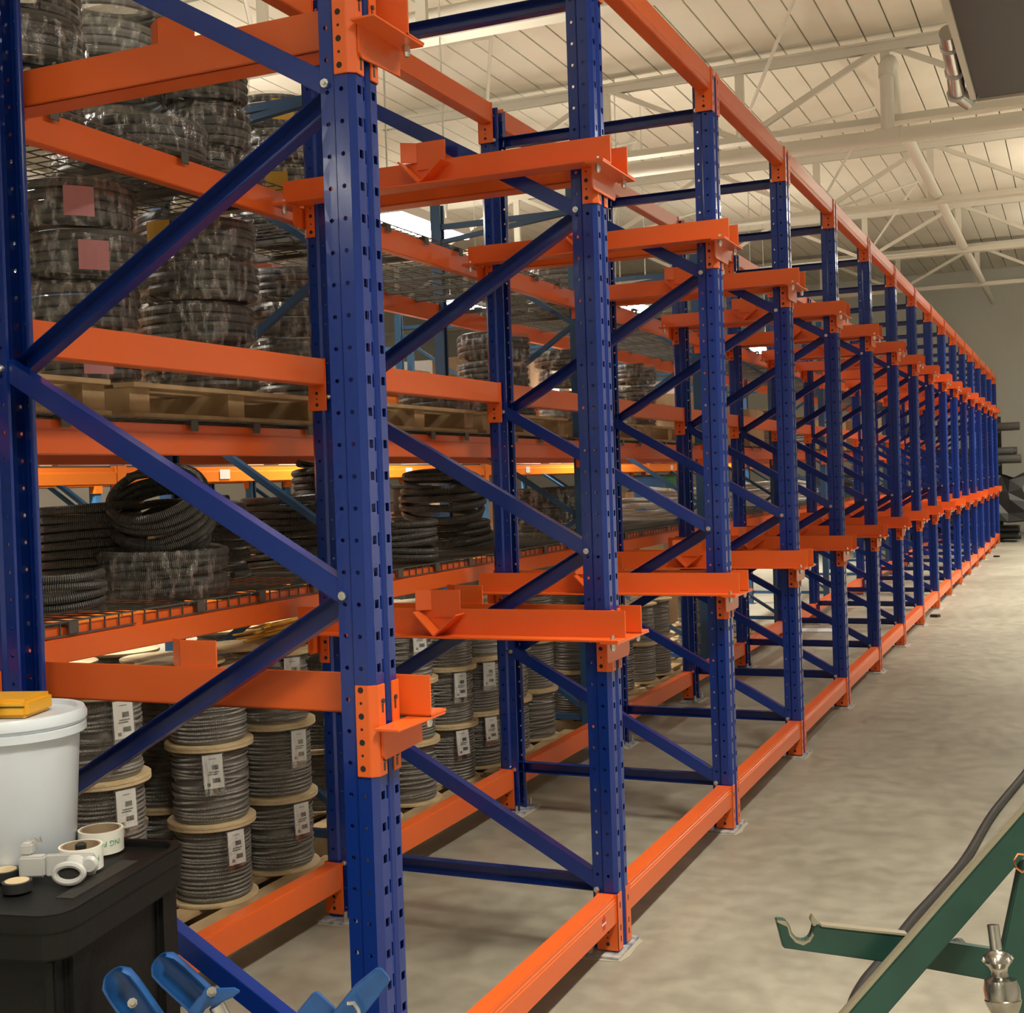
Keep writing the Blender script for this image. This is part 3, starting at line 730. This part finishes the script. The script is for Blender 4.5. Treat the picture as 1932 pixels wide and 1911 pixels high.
for y in PY[:6]: pallet(SX-.54, y, Zp, 0, 'wooden pallet under conduit coils on the middle shelf, %s from the cart' % ORDN[PY.index(y)], 'middle shelf pallets')
coil_stack(-1.62, ypx(148, -1.62), Zc, .20, 4, 4, 1, 'dark conduit coil with a pink paper note, on the middle shelf', 'pink-noted conduit coils', notes=((3, .12, 'pink'), (2, .15, 'pink'), (0, .3, 'pink')))
coil_stack(-1.58, ypx(385, -1.58), Zc, .215, 4, 4, 2, 'shrink-wrapped dark conduit coil in the leaning middle-shelf stack', 'leaning stack of conduit coils', notes=((3, -.62, 'yellowpaper'),), jit=.03)
coil_stack(-2.07, ypx(270, -2.07), Zc, .20, 4, 4, 3, 'shrink-wrapped conduit coil at the back of the middle shelf', 'back conduit coils')
coil_stack(-2.0, ypx(550, -2.0), Zc, .215, 4, 4, 4, 'shrink-wrapped black conduit coil beside the inner post on the middle shelf', 'conduit coils beside the inner post')
coil_stack(-1.72, ypx(815, -1.72), Zc, .20, 1, 4, 5, 'single low wrapped conduit coil on the middle shelf', None)
coil_stack(-1.70, ypx(932, -1.70), Zc, .205, 3, 4, 6, 'thick wrapped conduit coil in the three-high middle-shelf stack', 'three-high conduit stack')
coil_stack(-1.85, ypx(1068, -1.85), Zc, .22, 4, 3, 7, 'dark wrapped conduit coil stacked behind the second aisle-side post', 'conduit coils behind the second post')
coil_stack(-1.70, ypx(1192, -1.70), Zc, .16, 3, 4, 8, 'small wrapped conduit coil in a narrow stack', 'narrow conduit stack')
Zu = SZ[2]+.018
coil_stack(-2.04, ypx(205, -2.04, 150), Zu, .225, 5, 4, 9, 'pale grey conduit coil on the upper shelf', 'upper shelf pale coils', 'greycond')
coil_stack(-1.60, ypx(262, -1.60, 200), Zu, .22, 1, 4, 10, 'shrink-wrapped conduit coil at the front of the upper shelf', None)
coil_stack(-1.62, ypx(395, -1.62, 200), Zu, .15, 3, 4, 11, 'narrow wrapped conduit coil on the upper shelf', 'narrow upper-shelf coils')
coil_stack(-2.0, ypx(522, -2.0, 200), Zu, .215, 4, 4, 12, 'dark wrapped conduit coil with a yellow note on the upper shelf', 'yellow-noted coils on the upper shelf', notes=((1, -.1, 'yellowpaper'), (3, .2, 'yellowpaper')))
coil_stack(-1.6, ypx(30, -1.6, 100), Zu, .2, 4, 4, 13, 'dark wrapped coil at the near end of the upper shelf', 'near-end upper coils', notes=((3, .2, 'yellowpaper'),))
coil_stack(-1.8, ypx(1060, -1.8, 500), Zu, .22, 2, 4, 14, 'dusty wrapped coil alone on the far upper shelf', 'far upper coils', 'greycond')
# boxes and spools far along the middle shelf
def carton(p, sx, sy, sz, label, group, rz=0., m='card'):
    t = thing('cardboard_box', label, 'box', p, rz, group)
    boxpart('carton', (-sx/2, -sy/2, 0), (sx/2, sy/2, sz), m, t, bevel=.004)
    boxpart('tape_strip', (-sx/2-.001, -.025, sz-.06), (sx/2+.001, .025, sz+.001), 'kraft', t)
    return t
for n in range(14):
    y = 8.3 + n*.95
    if any(abs(y-ypx(u, -1.7, 770)) < .75 for u in (1433, 1506)) or min(abs(y-q) for q in SY) < .42: continue
    carton((-1.75+R.uniform(-.1, .1), y, Zp), R.uniform(.4, .7), R.uniform(.4, .7), R.uniform(.3, .6), '%s cardboard box along the middle shelf past the conduit coils' % ORDN[n], 'boxes along the middle shelf', R.uniform(-.1, .1), 'card' if n % 3 else 'paleply')
for n, u in enumerate((1433, 1506)):
    X = -1.7; spool(X, ypx(u, X, 770), Zp, n, 'wooden cable spool on the middle shelf', 'spools on the middle shelf', None, 1.5)

# ------------------------------------------------------------------ storage rows further back
for X, u0, lab, sh in ((-4.2, 232, 'nearer', 0), (-6.0, 187, 'farther', 1)):
    y0 = at(u0, 960, x=X).y; ys = [y0+SB*k for k in range(-1, 8)]
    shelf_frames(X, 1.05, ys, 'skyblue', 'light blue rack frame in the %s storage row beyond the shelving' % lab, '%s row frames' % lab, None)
    for k in range(len(ys)-1):
        for z in (.95, 1.86, 2.75):
            shelf_beams(X, 1.05, ys[k], SB, z, 'amber', 'yellow-orange beam of the %s storage row' % lab, '%s row beams' % lab)
            t = tag(link('steel_shelf', MB().box((-1.0, .05, 0), (-.05, SB-.05, .012)).mesh('steel_shelf', 'wire'), None, (X, ys[k], z+.001)), 'grey shelf panel in the %s storage row' % lab, 'shelf panel', '%s row panels' % lab)
            if z > 2.5 and sh == 0 and k in (1, 2): continue
            q = 0
            while q < 4 and (k < 6):
                if R.random() < .8:
                    hh = R.uniform(.25, .55); carton((X-.45, ys[k]+.4+.66*q, z+.013), R.uniform(.4, .7), R.uniform(.35, .55), hh, 'cardboard box stored in the %s row' % lab, 'boxes in the %s row' % lab, R.uniform(-.12, .12), R.choice(['card', 'card', 'paleply', 'paper']))
                q += 1
    for k in range(6):
        lb = MB().box((.001, -.06, -.09), (.004, .06, -.02)).mesh('beam_label', 'paper')
        tag(link('beam_label', lb, None, (X+.001, ys[k]+1.1, 1.86)), 'white location label on a yellow-orange beam', 'label', 'beam labels')
# coloured wire spools and drums in the next aisle
def drum(p, r, h, m, label, group=None):
    t = thing('wire_spool', label, 'wire spool', p, 0, group)
    part('wire_winding', MB().lathe([(r*.88, .02), (r*.9, h*.3), (r*.86, h*.5), (r*.9, h*.8), (r*.88, h-.02)], 24), m, t, smooth=True)
    for z in (0, h-.02): part('spool_rim', MB().lathe([(r, z), (r, z+.02)], 28), 'paper' if m == 'redspool' else 'blackwire', t)
    return t
xk = -3.15
stack_t = thing('steel_bench', 'low steel bench holding coloured wire spools in the next aisle', 'bench', (xk, ypx(790, xk), 0))
boxpart('bench_top', (-.3, -.9, .86), (.3, 2.9, .9), 'wire', stack_t)
for a in (-.26, .26):
    for b in (-.85, 1., 2.85): boxpart('leg', (a-.02, b-.02, 0), (a+.02, b+.02, .86), 'wire', stack_t)
for n, (u, m, r, h, z) in enumerate([(765, 'redspool', .16, .28, .9), (765, 'blackwire', .16, .24, 1.19), (765, 'blackwire', .16, .24, 1.44), (806, 'bluewire', .16, .3, .9), (806, 'bluewire', .16, .3, 1.21), (930, 'greenwire', .12, .3, .9)]):
    drum((xk, ypx(u, xk), z), r, h, m, '%s wire spool standing on the steel bench' % m.replace('wire', '').replace('spool', ''), 'wire spools on the bench' )
for u, m in ((1215, 'bluewire'), (1238, 'greenwire')):
    drum((-2.9, ypx(u, -2.9), 1.0), .2, .7, m, 'tall %s drum in the next aisle' % m.replace('wire', ''))
    boxp = tag(link('drum_pedestal', MB().box((-.25, -.25, 0), (.25, .25, 1.0)).mesh('drum_pedestal', 'card', bevel=.01), None, (-2.9, ypx(u, -2.9), 0)), 'cardboard crate under the tall %s drum in the next aisle' % m.replace('wire', ''), 'crate', 'crates under drums')

# far end: cantilever storage of pipe bundles in front of the back wall
yb = 27.1
cr = thing('pipe_rack', 'black cantilever rack of pipe bundles at the far end of the aisle', 'pipe rack', (0, yb, 0))
for x in (-2.2, .02, 2.4):
    boxpart('column', (x-.06, .42, 0), (x+.06, .55, 2.75), 'hvac', cr)
    for z in (.05, .82, 1.70, 2.42): boxpart('arm', (x-.04, -.5, z-.05), (x+.04, .42, z), 'hvac', cr)
for z, n, rows, r, m, lab in ((.05, 4, 2, .08, 'hvac', 'dark pipe'), (.82, 5, 1, .06, 'steel', 'bright steel pipe'), (1.70, 4, 2, .095, 'conduit', 'grey wrapped pipe on the middle arms'), (2.42, 4, 1, .085, 'conduit', 'grey pipe on the top arms')):
    for row in range(rows):
        for k in range(n-row):
            xe = .45 + R.uniform(-.1, .1)
            o = link('pipe', MB().tube([(-3, 0, 0), (xe, 0, 0)], r, 12).mesh('pipe', m, smooth=True), None, (0, yb-.40+k*r*2.05+row*r, z+r+row*r*1.75))
            tag(o, '%s of the far cantilever rack' % lab, 'pipe', '%s bundle' % lab)
tp = MB(); q = random.Random(5); nn = 9; pts = []
for i_ in range(nn):
    for j_ in range(7):
        f = j_/6; h_ = 1.58*(1-.10*i_/8) if j_ < 3 else 1.58*(1-.1*i_/8)*(1-(j_-2)/4*.72)
        pts.append((-1.6+2.15*i_/8+q.uniform(-.09, .09), .30-.28*f-(.25*f*f)+q.uniform(-.10, .10), max(.40+q.uniform(0, .12), h_+q.uniform(-.12, .08))))
tp.add([(a, b-.32, c) for a, b, c in pts]+[(a, b-.29, c-.02) for a, b, c in pts], [(i_*7+j_, i_*7+j_+1, (i_+1)*7+j_+1, (i_+1)*7+j_) for i_ in range(nn-1) for j_ in range(6)]+[(63+i_*7+j_, 63+i_*7+j_+1, 63+(i_+1)*7+j_+1, 63+(i_+1)*7+j_) for i_ in range(nn-1) for j_ in range(6)])
tag(link('tarpaulin', tp.mesh('tarpaulin', 'rubber'), None, (0, yb-.25, 0)), 'black tarpaulin draped over the middle of the far pipe rack', 'tarpaulin')
# large dark bag/heap of offcuts hanging off the rack
# ------------------------------------------------------------------ foreground left: cart and what stands on it
ZK = .88
c1, c2 = at(356, 1592, z=ZK), at(112, 1738, z=ZK)          # far right corner, near right corner of the top
ex = (c2-c1); ex.z = 0; Lc = ex.length; ex.normalize(); ey = Vector((ex.y, -ex.x, 0))   # along right edge; towards the left of the picture
if ey.dot(RT) > 0: ey = -ey
ang = math.atan2(ex.y, ex.x)
cart = thing('utility_cart', 'black moulded plastic utility cart with lipped top', 'cart', (c1.x, c1.y, 0), ang)
sg = 1 if Vector((-math.sin(ang), math.cos(ang), 0)).dot(ey) > 0 else -1
Wc = .85
def cb(name, a, b, m='blackp', bev=.02):
    y0, y1 = sorted((a[1]*sg, b[1]*sg)); return boxpart(name, (a[0], y0, a[2]), (b[0], y1, b[2]), m, cart, bevel=bev)
def rrect(x0, x1, y0, y1, r, n=6):
    out = []
    for cx_, cy_, a in ((x1-r, y1-r, 0), (x0+r, y1-r, 90), (x0+r, y0+r, 180), (x1-r, y0+r, 270)):
        for k in range(n+1):
            t = math.radians(a+90*k/n); out.append((cx_+r*math.cos(t), (cy_+r*math.sin(t))*sg))
    return out
part('tray', MB().prism(rrect(0, Lc, 0, Wc, .055), lambda a, b, t: (a, b, t), ZK-.085, ZK-.006), 'blackp', cart, bevel=.006)
lip = MB(); o_, i_ = rrect(-.004, Lc+.004, -.004, Wc+.004, .06), rrect(.016, Lc-.022, .02, Wc-.02, .045); n_ = len(o_)
lip.add([(*p, ZK-.03) for p in o_]+[(*p, ZK+.008) for p in o_]+[(*p, ZK+.008) for p in i_]+[(*p, ZK-.03) for p in i_],
        [(a*n_+k, a*n_+(k+1) % n_, ((a+1) % 4)*n_+(k+1) % n_, ((a+1) % 4)*n_+k) for a in range(4) for k in range(n_)])
part('rim', lip, 'blackp', cart, bevel=.003)
cb('handle_slot', (.12, .06, ZK-.006), (Lc-.14, .10, ZK-.0045), 'dark', bev=0)
cb('side_panel', (.03, .035, .16), (Lc-.03, .06, ZK-.09), bev=.004)
cb('end_panel', (Lc-.07, .05, .16), (Lc-.045, Wc-.05, ZK-.09), bev=.004)
for a in (.06, Lc-.10):
    for b in (.02, Wc-.08): cb('leg', (a-.04, b, .10), (a+.04, b+.07, ZK-.08), bev=.01)
cb('lower_shelf', (.02, .02, .14), (Lc-.02, Wc-.02, .20), bev=.01)
for a in (.08, Lc-.10):
    for b in (.06, Wc-.06):
        part('caster', MB().lathe([(.05, -.018), (.058, -.01), (.058, .01), (.05, .018)], 18, ax=((a, b*sg, .058), (0, 1, 0))), 'rubber', cart, smooth=True)
        boxpart('caster_fork', (a-.03, b*sg-.03, .06), (a+.03, b*sg+.03, .14), 'steel', cart)
pb = place(50, 1640, ZK, .13) + ex*.035
bk = thing('bucket', 'white plastic bucket with ribbed rim, standing on the black cart', 'bucket', (pb.x, pb.y, ZK))
rb, rt, hb = .128, .148, .335
bp_ = [(rb*.97, 0), (rb, .006), (rb+(rt-rb)*.84, hb*.84), (rt+.004, hb*.845), (rt+.012, hb*.85), (rt+.012, hb*.90), (rt+.006, hb*.905), (rt+.008, hb*.91), (rt+.014, hb*.93), (rt+.014, hb*.965), (rt+.008, hb), (rt-.006, hb), (rt-.008, hb*.97)]
part('bucket_shell', MB().lathe(bp_, 48), 'bucket', bk, smooth=True)
part('lid', MB().lathe([(rt-.01, hb*.955), (rt-.01, hb*.965)], 40), 'bucket', bk)
part('moulding_mark', MB().box((-.002, -.002, 0), (.002, .002, .02)), 'greyp', bk).location = (rt*math.cos(-1.0)*.985, rt*math.sin(-1.0)*.985, hb*.76)
# yellow case on the bucket
yc = thing('tape_measure_case', 'yellow plastic tool case with black grip lying on the bucket lid', 'tool', (pb.x-.045, pb.y-.01, ZK+hb*.966+.003), YAW-.12)
boxpart('case', (-.10, -.06, 0), (.115, .06, .042), 'yellow', yc, bevel=.008)
part('grip', MB().tube([(-.06, -.062, .02), (-.03, -.082, .035), (.02, -.085, .034), (.05, -.066, .02)], [.016, .02, .02, .014], 10), 'felt', yc, smooth=True)
boxpart('seam', (-.095, -.0615, .024), (.111, -.0605, .027), 'hvac', yc)
# tape rolls with green print
def text_on_cyl(txt, size, r, z, a0, parent, m='green'):
    cu = bpy.data.curves.new('print', 'FONT'); cu.body = txt; cu.size = size
    o = bpy.data.objects.new('tmp', cu); COL.objects.link(o)
    me = bpy.data.meshes.new_from_object(o.evaluated_get(bpy.context.evaluated_depsgraph_get())); bpy.data.objects.remove(o)
    for v in me.vertices:
        a = a0 - v.co.x/r; hz = z - v.co.y      # printed upside down, as the rolls stand
        v.co = (r*math.cos(a), r*math.sin(a), hz)
    me.materials.clear(); me.materials.append(MT[m])
    return link('green_lettering', me, parent)
def tape_roll(p, r, ri, h, label, txt=None, a0=0, m='tape', core='kraft', group=None):
    t = thing('tape_roll', label, 'tape', p, 0, group)
    def ring(ra, rc, n=40): return MB().add([v for k in range(n) for v in [(rr*math.cos(2*PI*k/n), rr*math.sin(2*PI*k/n), zz) for rr, zz in ((rc, 0), (rc, h), (ra, h), (ra, 0))]],
        [(4*k+a, 4*((k+1) % n)+a, 4*((k+1) % n)+(a+1) % 4, 4*k+(a+1) % 4) for k in range(n) for a in range(4)])
    part('tape_winding', ring(ri+.002, r), m, t, smooth=True); part('cardboard_core', ring(ri-.002, ri+.002), core, t, smooth=True)
    if txt: text_on_cyl(txt, .017, r+.0006, h*.62, a0, t)
    return t
pa = place(206, 1607, ZK, .05) + ex*.032; a0 = math.atan2(CAM.y-pa.y, CAM.x-pa.x)
tape_roll((pa.x, pa.y, ZK), .050, .043, .05, 'white packing tape roll with green print at the back of the cart', 'ING FO', a0+.95)
pa = place(176, 1640, ZK, .046) + ex*.045
tape_roll((pa.x, pa.y, ZK+.004), .046, .040, .05, 'white packing tape roll loaded in the grey dispenser', 'FO', a0+.95)
ds = thing('tape_dispenser', 'grey plastic tape gun with oval handle lying on the cart', 'tape gun', (pa.x, pa.y, ZK), YAW)
# local x = picture right, y = away from the camera
boxpart('frame', (-.055, -.058, .004), (.05, -.050, .052), 'greyp', ds, bevel=.003)
boxpart('blade_head', (-.110, -.066, .006), (-.055, -.040, .050), 'greyp', ds, bevel=.004)
boxpart('brush_guard', (-.110, -.056, .050), (-.085, -.02, .075), 'greyp', ds, bevel=.004)
part('cutter', MB().prism([(0, 0), (.04, 0), (.036, .012), (.03, .004), (.024, .010), (.018, .004), (.01, .009)], lambda a, b, t: (-.108+a, t, .074+b), -.040, -.037), 'steel', ds)
part('hub', MB().lathe([(.012, .0), (.012, .056), (.006, .06)], 12), 'felt', ds)
part('handle', MB().tube([(.010, -.058, .028), (.012, -.085, .025), (.012, -.10, .024)], [.024, .021, .026], 14), 'greyp', ds, smooth=True)
n = 24; oval = [(.030*math.cos(2*PI*k/n)+.012, -.104, .024+.019*math.sin(2*PI*k/n)) for k in range(n)]
part('handle_loop', MB().tube(oval, .007, 8, True, up=(0, 1, 0)), 'greyp', ds, smooth=True)
part('handle_hollow', MB().lathe([(.022, 0), (.022, .002)], 20, ax=((.012, -.1042, .024), (0, 1, 0))), 'dark', ds).scale = (1, 1, 1)
part('side_arm', MB().lathe([(.018, 0), (.020, .006), (.014, .012)], 14, ax=((.042, -.060, .030), (0, -1, 0))), 'greyp', ds, smooth=True)
for u, v, lab in ((33, 1687, 'small black electrical tape roll with a tan face, near the cart edge'), (10, 1665, 'flat black electrical tape roll under the bucket')):
    q = place(u, v, ZK, .028)
    t = thing('tape_roll', lab, 'tape', (q.x, q.y, ZK)); 
    part('tape_winding', MB().lathe([(.030, 0), (.030, .02)], 28), 'felt', t, smooth=True); part('cardboard_core', MB().lathe([(.024, .02), (.024, .0212)], 24), 'kraft' if False else 'paleply', t)

# ------------------------------------------------------------------ foreground: blue steel stand, lower edge of the picture
DB = 2.55
def pl(u, v, d): return at(u, v, d=d)
bs = thing('pipe_stand', 'chipped blue steel pipe stand with curved shoes and clamp plates', 'pipe stand')
def plate_px(name, px, d, th, m, parent, bev=.002):
    a = [pl(u, v, d) for u, v in px]; off = FW*th; n = len(a)
    mb = MB().add(a+[p+off for p in a], [tuple(range(n)), tuple(range(2*n-1, n-1, -1))]+[(i, n+i, n+(i+1) % n, (i+1) % n) for i in range(n)])
    return part(name, mb, m, parent, bevel=bev)
def shoe(u0, v0, u1, v1, d, r):
    a, b = pl(u0, v0, d), pl(u1, v1, d+.05); t = (b-a).normalized(); s = t.cross(FW).normalized(); w_ = s.cross(t); m = MB(); N = 12; vs = []
    if s.z > 0: pass
    for k, f in enumerate((0, .08, .25, .5, .75, 1)):
        p = a.lerp(b, f); rr = r*(.45+.55*math.sin(min(1, f*6+.2)*PI/2))
        for rad in (rr, rr*.86):
            for j in range(N+1):
                th = -.35 + (PI+.7)*j/N; vs.append(p+(-s*math.cos(th)*1. if False else s*math.cos(th))*rad + w_*math.sin(th)*rad)
    q = N+1; fs = []
    for k in range(5):
        for o in (0, q):
            for j in range(N): fs.append((k*2*q+o+j, k*2*q+o+j+1, (k+1)*2*q+o+j+1, (k+1)*2*q+o+j))
        for j in (0, N): fs.append((k*2*q+j, (k+1)*2*q+j, (k+1)*2*q+q+j, k*2*q+q+j))
    for k in (0, 5):
        for j in range(N): fs.append((k*2*q+j, k*2*q+j+1, k*2*q+q+j+1, k*2*q+q+j))
    return m.add(vs, fs)
part('curved_shoe', shoe(214, 1838, 300, 1960, DB, .036), 'toolblue', bs, smooth=True)
part('curved_shoe', shoe(300, 1812, 400, 1905, DB+.1, .034), 'toolblue', bs, smooth=True)
plate_px('clamp_plate', [(352, 1911), (372, 1885), (392, 1868), (440, 1866), (452, 1872), (440, 1882), (395, 1900), (368, 1916)], DB+.02, .012, 'toolblue', bs)
plate_px('hinge_ear', [(378, 1886), (384, 1868), (398, 1862), (408, 1872), (402, 1886)], DB-.01, .01, 'toolblue', bs)
for u, v, d in ((399, 1872, DB-.02), (250, 1893, DB-.04)):
    p = pl(u, v, d); part('hinge_bolt', MB().lathe([(.010, 0), (.010, .010), (.006, .010), (.006, .022)], 8, ax=(p, -FW+RT*.3+UP*.5)), 'bright', bs)
part('tube_stem', MB().tube([pl(408, 1896, DB+.03), pl(426, 1930, DB+.03)], .016, 12), 'steel', bs, smooth=True)
plate_px('flat_jaw', [(668, 1862), (708, 1830), (718, 1829), (733, 1846), (734, 1856), (690, 1911), (640, 1960), (590, 1960)], DB, .016, 'toolblue', bs)
plate_px('wedge_jaw', [(560, 1911), (588, 1877), (598, 1874), (632, 1906), (600, 1950), (540, 1950)], DB+.03, .016, 'toolblue', bs)
part('jaw_ring', MB().tube([pl(u, v, DB-.02) for u, v in ((655, 1893), (668, 1892), (676, 1905), (680, 1925))], .004, 8), 'steel', bs, smooth=True)
base = pl(480, 2000, DB); 
part('cross_tube', MB().tube([pl(250, 1985, DB+.03), pl(480, 2010, DB+.03), pl(690, 1975, DB+.03)], .022, 12), 'toolblue', bs, smooth=True)
for du, dv in ((-.28, -.22), (.28, -.2), (0, .3)):
    part('leg', MB().tube([(base.x, base.y, base.z-.02), (base.x+du, base.y+dv, .0)], .016, 10, up=(0, 1, 0)), 'toolblue', bs, smooth=True)

# ------------------------------------------------------------------ foreground right: green reel stand and hose
DG = 2.35
gs = thing('reel_stand', 'worn green flat-bar reel stand with a notched arm and steel spindle', 'reel stand')
arm_px = [(1464, 1735), (1483, 1737), (1491, 1748), (1495, 1762), (1505, 1773), (1517, 1776), (1528, 1770), (1533, 1757), (1535, 1746), (1541, 1745), (1548, 1749), (1715, 1768), (1932, 1800), (1932, 1862), (1715, 1822), (1478, 1789)]
plate_px('notched_arm', arm_px, DG+.06, .020, 'toolgreen', gs)
plate_px('notch_tip', [(1529, 1736), (1534, 1727), (1545, 1742), (1536, 1750)], DG+.055, .02, 'edge', gs)
plate_px('notch_wear', [(1464, 1735), (1483, 1737), (1491, 1748), (1495, 1762), (1505, 1773), (1517, 1776), (1528, 1770), (1533, 1757), (1538, 1764), (1530, 1778), (1516, 1786), (1500, 1780), (1488, 1766), (1484, 1750), (1466, 1742)], DG+.059, .004, 'edge', gs)
plate_px('notched_arm_edge', [(1548, 1745), (1715, 1763), (1715, 1768), (1548, 1749)], DG+.058, .024, 'edge', gs)
plate_px('diagonal_leg', [(2050, 1399), (1603, 1911), (1143, 2440), (1217, 2440), (1677, 1911), (2050, 1481)], DG, .020, 'toolgreen', gs)
plate_px('diagonal_leg_edge', [(2050, 1380), (1593, 1904), (1133, 2433), (1143, 2440), (1603, 1911), (2050, 1399)], DG+.001, .012, 'edge', gs)
plate_px('upright_leg', [(1928, 1622), (1893, 1790), (1885, 1911), (1862, 2600), (1990, 2600), (2000, 1622)], DG+.03, .02, 'toolgreen', gs)
plate_px('back_strut', [(1760, 1811), (1812, 1778), (1826, 1780), (1786, 1826), (1770, 1826)], DG+.085, .03, 'hvac', gs)
s0, s1 = pl(1873, 1743, DG-.06), pl(1903, 1960, DG-.10); ax = (s1-s0); LS = ax.length
k_ = DG/2388
prof = [(.0, 0), (.0105, .001), (.0105, .044), (.017, .046), (.024, .054), (.025, .066), (.017, .074), (.014, .082), (.016, .090), (.028, .096), (.032, .112), (.031, .128), (.0325, .130), (.031, .136), (.024, .152), (.019, .160), (.021, .162), (.021, .168), (.015, .176), (.015, LS)]
part('spindle', MB().lathe(prof, 24, ax=(s0, ax)), 'bright', gs, smooth=True)
for k in range(6):
    a = 2*PI*k/6; q = ax.normalized(); u_ = q.cross(FW).normalized(); w_ = q.cross(u_)
    part('collar_ball', MB().lathe([(.001, -.005), (.005, 0), (.001, .005)], 8, ax=(s0+q*.060+(u_*math.cos(a)+w_*math.sin(a))*.025, q)), 'steel', gs, smooth=True)
part('spindle_foot', MB().tube([s1, Vector((s1.x+.02, s1.y, .0))], .018, 12, up=(0, 1, 0)), 'hvac', gs, smooth=True)
cw = [pl(u, v, DG-.02) for u, v in ((1934, 1612), (1920, 1611), (1913, 1622), (1916, 1636), (1928, 1645), (1940, 1640))]
part('copper_twist', MB().tube(cw, .0022, 6), 'copper', gs, smooth=True)
hp = [at(u, v, z=.02) for u, v in ((1960, 1420), (1932, 1462), (1873, 1535), (1822, 1620), (1769, 1684), (1722, 1736), (1662, 1815), (1630, 1855), (1606, 1905), (1596, 1990))]
fine = []
for i in range(len(hp)-1):
    p0, p1, p2, p3 = hp[max(i-1, 0)], hp[i], hp[i+1], hp[min(i+2, len(hp)-1)]
    for j in range(6):
        t = j/6; fine.append(.5*((2*p1)+(-p0+p2)*t+(2*p0-5*p1+4*p2-p3)*t*t+(-p0+3*p1-3*p2+p3)*t**3))
tag(link('floor_hose', MB().tube(fine, .019, 10).mesh('floor_hose', 'rubber', smooth=True)), 'black rubber hose snaking along the concrete behind the green stand', 'hose')
# small debris on the floor
for n, (u, v) in enumerate(((1764, 1164), (1880, 1051), (1540, 1190))):
    p = at(u, v, z=0)
    if n < 2: o = link('floor_scrap', MB().prism([(-.05, -.03), (.03, -.05), (.06, .0), (.02, .04), (-.04, .03)], lambda a, b, t: (a, b, t), 0, .03).mesh('floor_scrap', 'felt'), None, p)
    else: o = link('plastic_sheet', MB().prism([(-.3, -.1), (-.1, -.16), (.2, -.12), (.3, .05), (.1, .14), (-.2, .1)], lambda a, b, t: (a, b, t), 0, .012).mesh('plastic_sheet', 'bucket', bevel=.004), None, p)
    tag(o, 'small black scrap on the concrete aisle' if n < 2 else 'white plastic sheet lying on the floor between the rack posts', 'scrap', 'floor scraps' if n < 2 else None)
